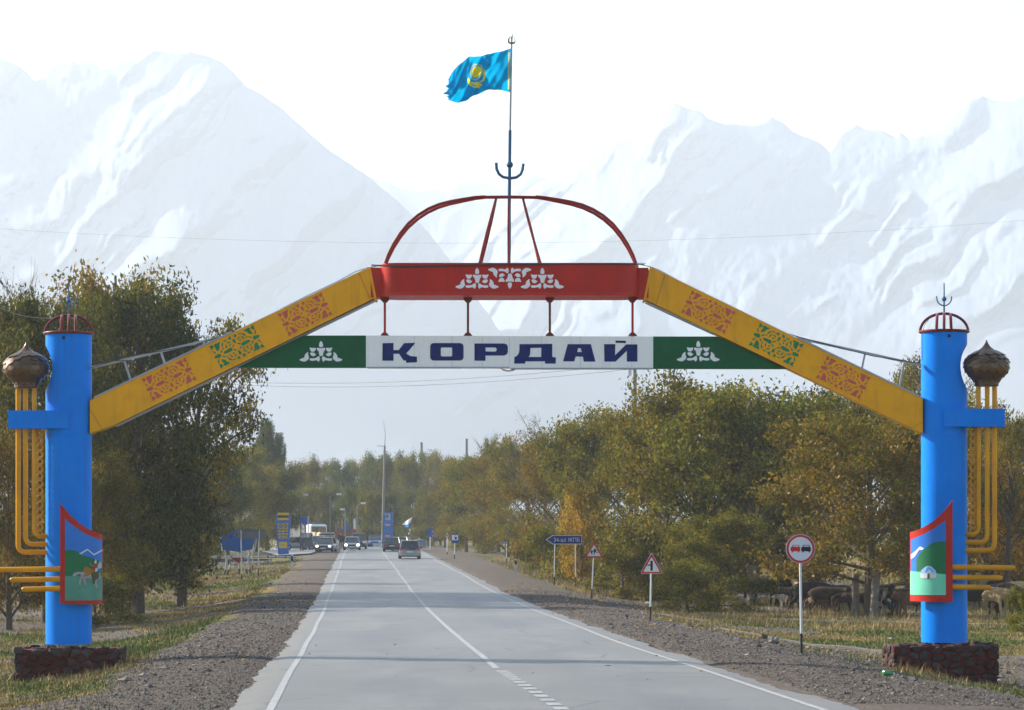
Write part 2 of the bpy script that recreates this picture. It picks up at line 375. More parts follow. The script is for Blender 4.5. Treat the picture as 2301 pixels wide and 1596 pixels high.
# ------------------------------------------------------------------ road
ry = np.concatenate([np.arange(-30, 34, 4), np.arange(34, 130, .35), np.arange(130, 360, 1.2)])
left_e = -4.35 - .5 * (fbm(ry * .45, ry * 0 + 3.3, 4) - .5) - .12 * (fbm(ry * 3, ry * 0 + 8, 2) - .5)
right_e = 4.35 + .6 * (fbm(ry * .4, ry * 0 + 13.3, 4) - .5) + .12 * (fbm(ry * 3, ry * 0 + 28, 2) - .5)
lat = np.array([0, .045, .09, .13, .25, .375, .5, .625, .75, .87, .91, .955, 1.0])
V = []; A = []
for y, l, r_ in zip(ry, left_e, right_e):
    for t in lat:
        s = l + (r_ - l) * t; V.append((s + float(xroad(y)), y, float(zroad(y)) + .004 - .02 * (abs(s) / 4.4) ** 2 + (-.05 if t in (0, 1.0) else 0))); A.append((s * .1 + .5, 0, 0))
V = np.array(V); n1 = len(lat); idx = np.arange(len(V)).reshape(-1, n1)
Fr = np.stack([idx[:-1, :-1].ravel(), idx[:-1, 1:].ravel(), idx[1:, 1:].ravel(), idx[1:, :-1].ravel()], 1)
rm = bpy.data.materials.new('worn_asphalt'); rm.use_nodes = True; N = rm.node_tree.nodes; L = rm.node_tree.links; b = N['Principled BSDF']
tc = N.new('ShaderNodeTexCoord'); ga = N.new('ShaderNodeAttribute'); ga.attribute_name = 'col'; sp = N.new('ShaderNodeSeparateColor'); L.new(ga.outputs['Color'], sp.inputs[0])
mp = N.new('ShaderNodeMapping'); mp.inputs['Scale'].default_value = (1, .09, 1); mp.inputs['Rotation'].default_value = (0, 0, -.0546); L.new(tc.outputs['Object'], mp.inputs['Vector'])
base = ramp(noise(.9, 8, .65, mp.outputs[0]), [(.32, (.076, .077, .083)), (.5, (.103, .103, .108)), (.68, (.145, .146, .150))])
base = mixc(.5, base, ramp(noise(3.5, 6, .6, mp.outputs[0]), [(.35, (.070,.071,.077)), (.65, (.145, .146, .150))]))
blot = N.new('ShaderNodeMapping'); blot.inputs['Scale'].default_value = (.35, .10, 1); L.new(tc.outputs['Object'], blot.inputs['Vector'])
base = mixc(.75, base, ramp(noise(1.0, 8, .62, blot.outputs[0]), [(.38, (.064, .066, .074)), (.50, (.105, .105, .111)), (.62, (.185, .177, .165))]))
base = mixc(.25, base, ramp(noise(60, 4, .7), [(.3, (.08, .08, .08)), (.7, (.38, .37, .36))]))
ab = mathn('ABSOLUTE', mathn('SUBTRACT', sp.outputs[0], .5), 0)                       # a tenth of the distance from the middle, in metres
wob = mathn('MULTIPLY', mathn('SUBTRACT', noise(1.3, 6), .5), .05)
lane = N.new('ShaderNodeMapRange'); lane.inputs['From Min'].default_value = .365; lane.inputs['From Max'].default_value = .40; L.new(mathn('ADD', ab, wob), lane.inputs[0])
edgec = ramp(noise(2.2, 9, .7), [(.3, (.14, .125, .110)), (.7, (.235, .205, .175))])
base = mixc(mathn('MULTIPLY', lane.outputs[0], .85), base, edgec)
# wheel tracks polished lighter, oil strip darker
trk = mathn('ABSOLUTE', mathn('SUBTRACT', mathn('ABSOLUTE', mathn('SUBTRACT', sp.outputs[0], .5), 0), .185), 0)
tk = N.new('ShaderNodeMapRange'); tk.inputs['From Min'].default_value = .02; tk.inputs['From Max'].default_value = .10; tk.inputs['To Min'].default_value = .0; tk.inputs['To Max'].default_value = .50; L.new(trk, tk.inputs[0])
base = mixc(tk.outputs[0], base, (.165,.160,.153))
crk = N.new('ShaderNodeTexVoronoi'); crk.feature = 'DISTANCE_TO_EDGE'; crk.inputs['Scale'].default_value = .35
wv = mixc(.25, tc.outputs['Object'], N.new('ShaderNodeTexNoise').outputs['Color'], 'ADD'); L.new(wv, crk.inputs['Vector'])
cr = N.new('ShaderNodeMapRange'); cr.inputs['From Min'].default_value = 0; cr.inputs['From Max'].default_value = .022; cr.inputs['To Min'].default_value = .75; cr.inputs['To Max'].default_value = 0; L.new(crk.outputs['Distance'], cr.inputs[0])
base = mixc(mathn('MULTIPLY', cr.outputs[0], mathn('GREATER_THAN', noise(.12, 3), .50)), base, (.07, .068, .066))
L.new(base, b.inputs['Base Color']); b.inputs['Roughness'].default_value = .50; b.inputs['Specular IOR Level'].default_value = .5
bp = N.new('ShaderNodeBump'); bp.inputs['Strength'].default_value = .35; bp.inputs['Distance'].default_value = .01; L.new(noise(70, 5, .7), bp.inputs['Height']); L.new(bp.outputs[0], b.inputs['Normal'])
road = link('road', np_mesh('road', V, Fr, rm, np.array(A), smooth=True)); tag(road, kind='structure')
def zr(s, y): return float(zroad(y)) + .004 - .02 * (abs(s) / 4.4) ** 2
def strip(s0, w_, y0, y1, dy, name, m, h=.006, wob=.0, parent=road, gaps=False):
    mb = MB(); y = y0; prev = None
    while y < y1 + 1e-6:
        c = s0 + wob * (float(fbm(np.array(y * .06), np.array(s0), 2)) - .5); ww = w_ * (1 + .12 * (float(vnoise(np.array(y * 1.7), np.array(s0 * 3))) - .5))
        row = [(c - ww / 2 + float(xroad(y)), y, zr(c, y) + h), (c + ww / 2 + float(xroad(y)), y, zr(c, y) + h)]
        if prev is not None and not (gaps and random.random() < .10): mb.add(prev + row, [(0, 1, 3, 2)])
        prev = row; y += dy
    return mb.build(name, m, parent)
mk = mat('road_line_paint', (.34, .34, .35), .6, var=.25, vscale=9, dirt=(.19, .188, .19), dirt_amt=.95)
strip(-3.72, .11, 34, 300, .5, 'edge_line', mk, wob=.14)
strip(3.68, .11, 34, 300, .5, 'edge_line', mk, wob=.14)
strip(-.02, .12, 51.5, 300, .5, 'centre_line', mk, wob=.10)
y = 50.6; k = 0
while y > 33:
    d = .82 if k < 5 else .78
    strip(.02 + (50.6 - y) * .013, .20, y - (.62), y, .31, 'lane_dash', mk); y -= (.80 if k < 4 else 1.12); k += 1

# paved apron and junction by the fuel stations, left of the road far ahead
ap = MB(); pl = [(-21.6, 262), (-18.6, 262), (-19.8, 300), (-21.5, 330), (-30, 330), (-25.5, 292)]
q = [(x, y2, float(ground_z(x, y2)) + .14) for x, y2 in pl]; ap.add(q, [tuple(range(len(q)))]); tag(ap.build('pavement', mat('apron_concrete', (.26, .26, .265), .7, var=.15, vscale=.3)), kind='structure')

# low concrete edgings right of the road (the small canal kerbs by the gate and before the trees)
def kerb(p, q, n, wd, hgt, name='kerb'):
    mb = MB(); ps = [(p[0] + (q[0] - p[0]) * i / n, p[1] + (q[1] - p[1]) * i / n) for i in range(n + 1)]; t = Vector((q[0] - p[0], q[1] - p[1], 0)).normalized(); nn = Vector((-t.y, t.x, 0)) * wd / 2
    vs = []; fs = []
    for i, (x, y2) in enumerate(ps):
        z = gz(x, y2) + hgt; vs += [(x - nn.x, y2 - nn.y, z - hgt - .2), (x - nn.x, y2 - nn.y, z), (x + nn.x, y2 + nn.y, z), (x + nn.x, y2 + nn.y, z - hgt - .2)]
        if i: fs += [(4 * i - 4, 4 * i - 3, 4 * i + 1, 4 * i), (4 * i - 3, 4 * i - 2, 4 * i + 2, 4 * i + 1), (4 * i - 2, 4 * i - 1, 4 * i + 3, 4 * i + 2)]
    mb.add(vs, fs); return tag(mb.build(name, mat('old_kerb_concrete', (.17, .15, .13), .85, var=.3, vscale=2, bump=.4, bscale=12)), kind='structure')
kerb((6.2, 86), (26, 64.5), 40, .4, .07); kerb((8.1, 116), (34, 97), 40, .55, .07)
kerb((5.3, 103), (7.0, 102), 6, .5, .05)

# ------------------------------------------------------------------ mountains, closer than they were but standing free behind the plain
def mountain(name, pts, YR, depth, seed, sw=1.0):
    """crest traced at distance YR; the flank comes towards the viewer by `depth`, folded into spurs that run down to the left"""
    us = np.linspace(pts[0][0], pts[-1][0], 680); vc = np.interp(us, [p[0] for p in pts], [p[1] for p in pts])
    vc = vc + (fbm(us / 9 + seed, us * 0 + seed, 3) - .5) * 5.0 * np.clip((1150 - vc) / 500, 0, 1)
    nf, nb = 140, 8; t = np.concatenate([np.linspace(1, 0, nf), -np.linspace(.05, 1, nb)])
    Tg, Ug = np.meshgrid(t, us, indexing='ij'); Vc = np.broadcast_to(vc, Tg.shape); tt = np.clip(Tg, 0, 1); tb = np.clip(-Tg, 0, 1)
    def blur(a_, w_): k_ = np.exp(-.5 * (np.arange(-3 * w_, 3 * w_ + 1) / w_) ** 2); k_ /= k_.sum(); return np.convolve(np.pad(a_, 3 * w_, mode='reflect', reflect_type='odd'), k_, 'valid')
    px = (us[-1] - us[0]) / 679.; vs_ = np.broadcast_to(blur(vc, int(110 / px)), Vc.shape)
    vbase = 1203.0; Vg = Vc + (vbase - Vc) * tt
    m = YR / F                                                                                  # metres per pixel at the crest
    wx = (fbm(Ug / 160 + seed, Vg / 160, 3) - .5) * 150; wy = (fbm(Ug / 60 + 9, Vg / 60 + seed, 3) - .5) * 26
    c = (Ug + .95 * (Vg) + wx + wy); al = (Ug - Vg + wx)
    def saw(q, k): f = q - np.floor(q); return np.where(f < 1 - k, f / (1 - k), (1 - f) / k)
    a1 = smooth(.42, .62, fbm(c / 420 + seed * 1.7, al / 520 + 4, 3)); a2 = smooth(.45, .60, fbm(c / 150 + 30, al / 260 + seed, 3)); a3 = smooth(.46, .62, fbm(c / 90 + seed, al / 120 + 60, 3))
    rel = -(saw(c / 250 + seed, .22) * 70 * (.25 + a1) + saw(c / 88 + .3 + seed, .24) * 26 * a2 + saw(c / 33 + seed * 2, .28) * 9 * a3 * (.3 + a2)) * m * sw
    rel += (fbm(Ug / 16 + seed, Vg / 13, 4) - .5) * 15 * m
    fade = smooth(-.02, .06, tt) * (1 - smooth(.38, .62, tt)); Yg = YR - (Vg - vs_) / (vbase - vs_) * depth + tb * depth * .8 + rel * fade
    tan_ = (V0 - Vg) / F; Z = EYE + tan_ * Yg; Z = np.where(Tg < 0, EYE + (V0 - Vc) / F * Yg * (1 - tb) ** 1.2, Z); Z = np.maximum(Z, -1.5)
    X = (Ug - CX) / F * Yg
    nr, nc = Z.shape; idx = np.arange(nr * nc).reshape(nr, nc)
    Fm = np.stack([idx[:-1, :-1].ravel(), idx[:-1, 1:].ravel(), idx[1:, 1:].ravel(), idx[1:, :-1].ravel()], 1)
    o = link(name, np_mesh(name, np.stack([X.ravel(), Yg.ravel(), Z.ravel()], 1), Fm, snow, None, smooth=True)); tag(o, kind='structure'); return o
snow = bpy.data.materials.new('mountain_snow_rock_and_haze'); snow.use_nodes = True; N = snow.node_tree.nodes; L = snow.node_tree.links; b = N['Principled BSDF']; b.inputs['Roughness'].default_value = .9
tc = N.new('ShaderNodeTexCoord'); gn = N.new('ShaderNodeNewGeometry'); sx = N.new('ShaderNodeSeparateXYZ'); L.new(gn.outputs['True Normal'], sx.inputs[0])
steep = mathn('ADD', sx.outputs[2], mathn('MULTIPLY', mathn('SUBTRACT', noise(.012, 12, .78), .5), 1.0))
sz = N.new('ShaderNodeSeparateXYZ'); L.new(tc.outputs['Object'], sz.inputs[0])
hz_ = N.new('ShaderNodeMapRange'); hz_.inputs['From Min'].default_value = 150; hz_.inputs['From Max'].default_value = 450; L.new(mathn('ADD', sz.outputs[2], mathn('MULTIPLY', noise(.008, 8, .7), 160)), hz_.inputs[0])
L.new(mixc(hz_.outputs[0], (.24, .28, .36), ramp(steep, [(.30, (.09, .13, .24)), (.60, (.20, .26, .38))])), b.inputs['Base Color'])  # foot blends to flat grey-blue: a haze veil painted into the colour
LA = [(-700, 60), (-500, 150), (-350, 90), (-200, 140), (-90, 100), (0, 131), (39, 147), (59, 159), (77, 182), (99, 175), (115, 151), (138, 136), (170, 139), (190, 137), (213, 143), (221, 151), (245, 151), (273, 135), (308, 137), (325, 122), (344, 112), (368, 116), (395, 118), (427, 114), (445, 122), (466, 125), (498, 141), (530, 167), (553, 194), (593, 216), (632, 242), (672, 279), (711, 313), (743, 341), (790, 370), (838, 404), (897, 455), (960, 520), (1030, 610), (1120, 740), (1230, 900), (1350, 1040), (1500, 1150)]
LB = [(300, 600), (500, 480), (700, 430), (838, 401), (870, 406), (900, 425), (940, 428), (975, 422), (1000, 430), (1030, 412), (1055, 408), (1080, 412), (1120, 425), (1150, 400), (1200, 393), (1240, 405), (1290, 385), (1400, 380), (1600, 450), (1900, 520), (2200, 600), (2700, 620)]
LC = [(900, 760), (1000, 640), (1080, 540), (1150, 455), (1213, 407), (1245, 402), (1269, 395), (1307, 364), (1345, 341), (1365, 322), (1383, 315), (1405, 312), (1449, 279), (1475, 255), (1492, 237), (1515, 231), (1544, 244), (1577, 253), (1591, 267), (1620, 277), (1650, 278), (1686, 282), (1715, 276), (1735, 264), (1761, 277), (1780, 294), (1799, 305), (1842, 320), (1866, 343), (1894, 298), (1922, 280), (1946, 291), (1979, 293), (2012, 308), (2024, 298), (2043, 315), (2070, 305), (2097, 300), (2121, 279), (2145, 246), (2178, 223), (2206, 215), (2234, 227), (2272, 227), (2301, 213), (2400, 190), (2550, 250), (2700, 200), (2900, 300), (3100, 250)]
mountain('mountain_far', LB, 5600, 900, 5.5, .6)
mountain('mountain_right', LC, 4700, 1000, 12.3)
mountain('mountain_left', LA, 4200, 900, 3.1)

# ------------------------------------------------------------------ haze: one closed box of even density round everything below the sky
hz = bpy.data.materials.new('haze'); hz.use_nodes = True; N = hz.node_tree.nodes; N.remove(N['Principled BSDF'])
pv = N.new('ShaderNodeVolumePrincipled'); pv.inputs['Color'].default_value = (.81, .89, 1.0, 1); pv.inputs['Density'].default_value = .00022
pv.inputs['Anisotropy'].default_value = .25
hz.node_tree.links.new(pv.outputs[0], N['Material Output'].inputs['Volume'])
hb = MB().box(-3500, 3500, -80, 6900, -3.2, 860).build('haze', hz); tag(hb, kind='stuff')

# ------------------------------------------------------------------ the entrance gate
YG = 60.0; K = YG / F                                      # metres per photograph pixel at the gate
def G(u, v, d=0.0): p = W(u, v, YG); return Vector((p.x, p.y + d, p.z))
def gx(u): return (u - CX) * K
def gzz(v): return EYE - (v - V0) * K
gate = thing('entrance_gate', 'tall painted entrance gate spanning the road, blue pillars, yellow arms and town name board', 'gate', (0, YG, gz(0, YG)))
GO = ORG[gate.name]
def gbox(u0, u1, v0, v1, y0, y1, name, m, parent=None, b=0.012):
    return MB().box(gx(u0), gx(u1), YG + y0, YG + y1, gzz(v1), gzz(v0), b).build(name, m, parent or gate)
def gprism(pts, y0, y1, name, m, parent=None):
    return MB().prism([(gx(u), gzz(v)) for u, v in pts], YG + y0, YG + y1).build(name, m, parent or gate)
def mapflat(y, th=.004, org=(0, 0), sc_=1.0, ang=0.0, fx=1, fy=1):
    ca, sa = math.cos(ang), math.sin(ang)
    def f(x, yy, d):
        a, b_ = x * sc_ * fx, yy * sc_ * fy; return G(org[0] + a * ca - b_ * sa, org[1] + a * sa + b_ * ca, y + d * th)
    return f

def circ(cx, cy, rx, ry=None, n=20, a0=0): ry = ry or rx; return [(cx + rx * math.cos(2 * math.pi * k / n + a0), cy + ry * math.sin(2 * math.pi * k / n + a0)) for k in range(n)]
def soften(pl, it=1):
    for _ in range(it):
        q = []
        for i in range(len(pl)):
            a, b_ = pl[i], pl[(i + 1) % len(pl)]
            q += [(a[0] * .75 + b_[0] * .25, a[1] * .75 + b_[1] * .25), (a[0] * .25 + b_[0] * .75, a[1] * .25 + b_[1] * .75)]
        pl = q
    return pl

# pillars (left as measured, right mirrored)
def pillar(mir, dv):
    U = (lambda u: 2276 - u) if mir else (lambda u: u)
    cu = U(154.5); r = 51.5 * K; cx = gx(cu); sgn = -1 if mir else 1
    zb, zt = gzz(1447 + dv), gzz(752 + dv)
    nz, na = 150, 56; mb = MB()
    for i in range(nz + 1):
        z = zb + (zt - zb) * i / nz; v = V0 - (z - EYE) / K - dv; rr = r * (1 + .0)
        cut = None
        if 777 < v < 881: cut = 52 + math.sqrt(max(0, 72 ** 2 - (v - 829) ** 2)) - 0
        for k in range(na):
            a = 2 * math.pi * k / na; x = rr * math.cos(a); y = rr * math.sin(a)
            if cut is not None:
                lim = (cut - 154.5) * K
                if x < lim: x = lim
            mb.v.append((cx + sgn * x, YG + y, z))
    for i in range(nz):
        for k in range(na):
            q = (i * na + k, i * na + (k + 1) % na, (i + 1) * na + (k + 1) % na, (i + 1) * na + k); mb.f.append(q if not mir else q[::-1])
    mb.f.append(tuple(nz * na + k for k in range(na))); 
    p = mb.build('pillar', M['blue'], gate, smooth=True)
    # weld ring and small rivet
    mb = MB(); zz = gzz(981 + dv); mb.lathe([(r + .001, zz - .006), (r + .006, zz - .003), (r + .006, zz + .003), (r + .001, zz + .006)], (cx, YG), 48); mb.build('weld_seam', M['blue'], p, smooth=True)
    MB().tube([(cx - .03 * sgn, YG - r + .03, gzz(762.5 + dv)), (cx - .03 * sgn, YG - r - .012, gzz(762.5 + dv))], .035, 10).build('dark_hole', M['sign_black'], p)
    # dome of red pipes on top
    zd = gzz(752 + dv); rd = 54 * K; h = 41 * K; pr = .030
    ring = [(cx + rd * math.cos(a), YG + rd * math.sin(a), zd + .02) for a in [2 * math.pi * k / 36 for k in range(37)]]
    MB().tube(ring, pr, 8, False).build('dome_ring', M['maroon'], gate, True)
    arc = [(cx + rd * math.cos(a), YG, zd + .02 + h * math.sin(a)) for a in [math.pi * k / 22 for k in range(23)]]
    MB().tube(arc, pr, 8).build('dome_rib', M['maroon'], gate, True)
    for du in (-15.5, 0, 14.5):
        x = cx + du * K; hh = h * math.sqrt(1 - (du * K / rd) ** 2); ry_ = math.sqrt(rd * rd - (du * K) ** 2)
        for sg in (-1, 1):
            arc = [(x + du * K * .12 * (1 - math.sin(a)) + sg * ry_ * math.cos(a) * cx / YG, YG + sg * ry_ * math.cos(a), zd + .02 + hh * math.sin(a)) for a in [math.pi / 2 * k / 11 for k in range(12)]]
            MB().tube(arc, pr, 8).build('dome_rib', M['maroon'], gate, True)
    # finial: rod, ball, crescent
    f = MB().tube([(cx, YG, gzz(712 + dv)), (cx, YG, gzz(640 + dv))], [.020, .012], 8).build('finial_rod', M['steelblue'], gate, True)
    MB().sphere((cx + .0, YG, gzz(676 + dv)), 5.6 * K, 14, 8).build('finial_ball', M['ballblue'], f, True)
    cres = [(cx + 16.5 * K * math.cos(a), YG, gzz(674 + dv) + 17 * K * math.sin(a)) for a in [math.pi + math.pi * k / 16 for k in range(17)]]
    cres = [(cres[0][0], YG, gzz(670 + dv))] + cres + [(cres[-1][0], YG, gzz(670 + dv))]
    MB().tube(cres, .014, 7).build('finial_crescent', M['steelblue'], f, True)
    # onion bulb with scales on golden pipes
    yo = YG - .30; ox = gx(U(64.5)); vs_prof = [(.4, 770), (2.2, 776), (5, 781), (10, 787), (18, 793), (30, 799.5), (40, 807), (46.5, 816), (49, 826), (48, 836), (43.5, 845), (36, 853), (29, 860), (26.5, 863)]
    core = [(max(.001, (r_ - 1.2) * K), gzz(v + dv)) for r_, v in vs_prof][::-1]
    onion = MB().lathe(core, (ox, yo), 36).build('onion_bulb', M['bronze_dark'], gate, True)
    MB().lathe([(26.5 * K, gzz(874 + dv)), (27 * K, gzz(873 + dv)), (26.5 * K, gzz(863.5 + dv)), (25 * K, gzz(862.6 + dv))], (ox, yo), 16, .2).build('bulb_collar', M['bronze_dark'], onion)
    rad = lambda v: float(np.interp(v, [q[1] for q in vs_prof], [q[0] for q in vs_prof]))
    MB().lathe([(rad(v) * K + .004, gzz(v + dv)) for v in (800, 796, 792, 787, 782, 776, 770)], (ox, yo), 24).build('bulb_tip', M['bronze'], onion, True)
    rows = [(793.5, 12), (801, 14), (810, 15), (819.5, 16), (829.5, 16), (839.5, 15), (848.5, 14), (856.5, 13)]
    for ri, (vt, n) in enumerate(rows):
        vm = vt + 6; hgt = 15.0 if ri else 13.0
        v1 = min(vt + hgt, 865); Rm = rad(vm)
        base_me = None
        for k in range(n):
            a = 2 * math.pi * (k + .5 * (ri % 2)) / n + .13 * ri
            if base_me is None:
                wd = 2 * math.pi * Rm / n * 1.12; m2 = MB(); prof_ = []
                NS = 6
                outl = [(-.5, 0), (-.5, .45), (-.44, .68), (-.28, .88), (0, 1.0), (.28, .88), (.44, .68), (.5, .45), (.5, 0)]
                def pt(fx, fy, lift):
                    v = vt + (v1 - vt) * fy; r_ = rad(min(v, 863)) + lift + .5 + 3.0 * fy * fy; ang = fx * wd / max(Rm, 6)
                    return (r_ * K * math.cos(ang), r_ * K * math.sin(ang), (gzz(v + dv) - gzz(vt + dv)))
                front = [pt(x_, y_, .9) for x_, y_ in outl]; mid = [pt(0, y_, 1.2) for y_ in (0, .45, .8)]; back = [pt(x_, y_, -.9) for x_, y_ in outl]
                m2.add(front + mid + back, [(0, 9, 10, 1), (1, 10, 2), (2, 10, 11, 3), (3, 11, 4), (9, 8, 7, 10), (10, 7, 6), (6, 11, 10), (6, 5, 11), (5, 4, 11)][0:9] + [(i, i + 1, i + 13, i + 12) for i in range(8)])
                base_me = m2.mesh('scale', True); base_me.materials.append(M['bronze'])
            o = link('scale', base_me, onion, (ox - GO.x, yo - GO.y, gzz(vt + dv) - GO.z)); o.rotation_euler = (0, random.uniform(-.05, .05), a)
    # pipes from the bulb down and into the pillar
    yp = YG - .30
    for (pu, pv, rp) in ((46.5, 1241, 5.6), (63, 1223, 5.4), (82.5, 1205, 5.2)):
        x = gx(U(pu)); br = 15 * K; zbm = gzz(pv + dv); xe = gx(U(112)); pts = [(x, yp, gzz(874 + dv)), (x, yp, zbm + br)]
        for a in (22, 45, 68, 90): pts.append((x + sgn * br * (1 - math.cos(R(a))), yp, zbm + br * (1 - math.sin(R(a)))))
        pts.append((xe, yp + .1, zbm)); MB().tube(pts, rp * K, 12).build('golden_pipe', M['gold'], gate, True)
    for (u0, v0) in ((6, 1279.5), (34, 1302), (60, 1323)):
        x0 = gx(U(u0 + 5)); x1 = gx(U(150)); yb = YG - .66; rr = 6 * K
        MB().tube([(x0 - sgn * .04, yb, gzz(v0 + dv)), (x0 - sgn * .02, yb, gzz(v0 + dv)), (x0 + sgn * .03, yb, gzz(v0 + dv)), (x1, yb, gzz(v0 + dv - 1.5))], [rr * .45, rr * .85, rr, rr * 1.05], 12).build('golden_bar', M['gold'], gate, True)
        MB().tube([(gx(U(125)), yb, gzz(v0 + dv - .5)), (gx(U(125)), YG - .35, gzz(v0 + dv - .5))], .02, 6).build('bar_bracket', M['blue'], gate)
    # scroll chain between the inner pipe and the pillar
    mb = MB(); v = 967
    while v < 1196:
        for sg in (-1, 1):
            pts = []
            for k in range(9):
                a = math.pi * k / 8; pts.append((gx(U(94 + sg * 7.0 * math.sin(a) * (1 if k else 1))), yp + .05, gzz(v + 16 * (1 - math.cos(a)) / 2 + dv)))
            mb.tube(pts, .014, 5)
        mb.tube([(gx(U(94 + 5 * math.cos(a))), yp + .05, gzz(v + 8 + 4.5 * math.sin(a) + dv)) for a in [2 * math.pi * k / 9 - .8 for k in range(8)]], .012, 5)
        v += 16.2
    mb.build('scroll_chain', M['gold'], gate, True)
    # bracket holding the pipes
    mb = MB(); xa, xb = gx(U(28)), gx(U(163)); z0, z1 = gzz(965 + dv), gzz(925 + dv); x0_, x1_ = min(xa, xb), max(xa, xb)
    yA, yB = YG - .535, YG - .515
    mb.box(x0_, x1_, yA, yB, z0, z1)
    xs_ = xa; mb.box(min(xs_, xs_ + sgn * .02), max(xs_, xs_ + sgn * .02), yB, YG - .08, z0, z1)
    mb.box(x0_ + .0, x1_ - (.0), YG - .10, YG - .08, z0 + .002, z1 - .002)
    mb.box(x0_ + .022, x1_ - .022, yB, YG - .10, z1 - .03, z1 - .012); mb.box(x0_ + .022, x1_ - .022, yB, YG - .10, z0 + .012, z0 + .03)
    mb.build('pipe_bracket', M['blue'], gate)
    return cu
pillar(False, 0); pillar(True, -4)

# yellow arms
def arm(pts, name='yellow_arm'):
    return MB().prism([(gx(u), gzz(v)) for u, v in pts], YG - .24, YG + .24).build(name, M['yellow'], gate)
armL = arm([(205.5, 901.5), (826, 606), (832, 605), (843.5, 672), (262, 955.5), (205.5, 974.5)])
armR = arm([(1461.5, 604.5), (1468, 606), (2070, 897.5), (2070, 974.5), (1454, 678), (1447, 675)])
MB().prism([(gx(u), gzz(v)) for u, v in [(829, 603), (834, 603), (848, 677), (843, 678)]], YG - .27, YG + .27).build('arm_flange', M['yellow'], armL)
MB().prism([(gx(u), gzz(v)) for u, v in [(1459, 603), (1463.5, 603), (1450, 678), (1444.5, 679)]], YG - .27, YG + .27).build('arm_flange', M['yellow'], armR)
def seam(a, b_, parent): MB().prism([(gx(a[0]), gzz(a[1])), (gx(a[0] + 1.2), gzz(a[1])), (gx(b_[0] + 1.2), gzz(b_[1])), (gx(b_[0]), gzz(b_[1]))], YG - .247, YG - .236).build('panel_joint', M['trident'], parent)
seam((206, 922), (233, 966), armL); seam((808, 617), (833, 677), armL); seam((1492, 620), (1472, 686), armR); seam((2068, 950), (2045, 962), armR)
# grey capping sheet along the top of each arm, edge strips below
def strip2(a, b_, th, name, m, parent, y=.26, off=0):
    a = Vector((gx(a[0]), gzz(a[1]))); b_ = Vector((gx(b_[0]), gzz(b_[1]))); t = (b_ - a).normalized(); n = Vector((-t.y, t.x)) * th
    if n.y < 0: n = -n
    return MB().prism([tuple(a), tuple(b_), tuple(b_ + n), tuple(a + n)], YG - y, YG + y).build(name, m, parent)
strip2((216, 896.5), (524, 749.5), .035, 'cap_sheet', M['tin'], armL); strip2((1790, 763), (2066, 896), .035, 'cap_sheet', M['tin'], armR)
strip2((530, 747), (826, 606), .012, 'edge_strip', M['panel'], armL, .25); strip2((1470, 607), (1788, 762), .012, 'edge_strip', M['panel'], armR, .25)
strip2((1450, 681), (1604, 752), .02, 'edge_strip', M['tin'], armR, .2); strip2((262, 958.5), (845, 676), .012, 'edge_strip', M['tin'], armL, .2)
# slim braces above the arms
def brace(p, q, r_, name, parent, m=M['tin'], y=-.16): return MB().tube([G(*p, y), G(*q, y)], r_, 4).build(name, m, parent)
brace((205, 828), (524, 753), .036, 'brace_rail', armL); brace((281, 810), (296, 856), .030, 'brace_strut', armL); brace((364, 793), (373, 820), .030, 'brace_strut', armL)
brace((1786, 760), (2068, 822), .036, 'brace_rail', armR); brace((1941, 798), (1934, 831), .030, 'brace_strut', armR); brace((2029, 819), (2019, 872), .030, 'brace_strut', armR)
MB().prism([(gx(u), gzz(v)) for u, v in [(440, 786), (524, 748), (526, 752), (470, 780)]], YG - .2, YG - .12).build('brace_gusset', M['tin'], armL)
MB().prism([(gx(u), gzz(v)) for u, v in [(1786, 760), (1812, 765), (1838, 787), (1800, 770)]], YG - .2, YG - .12).build('brace_gusset', M['tin'], armR)

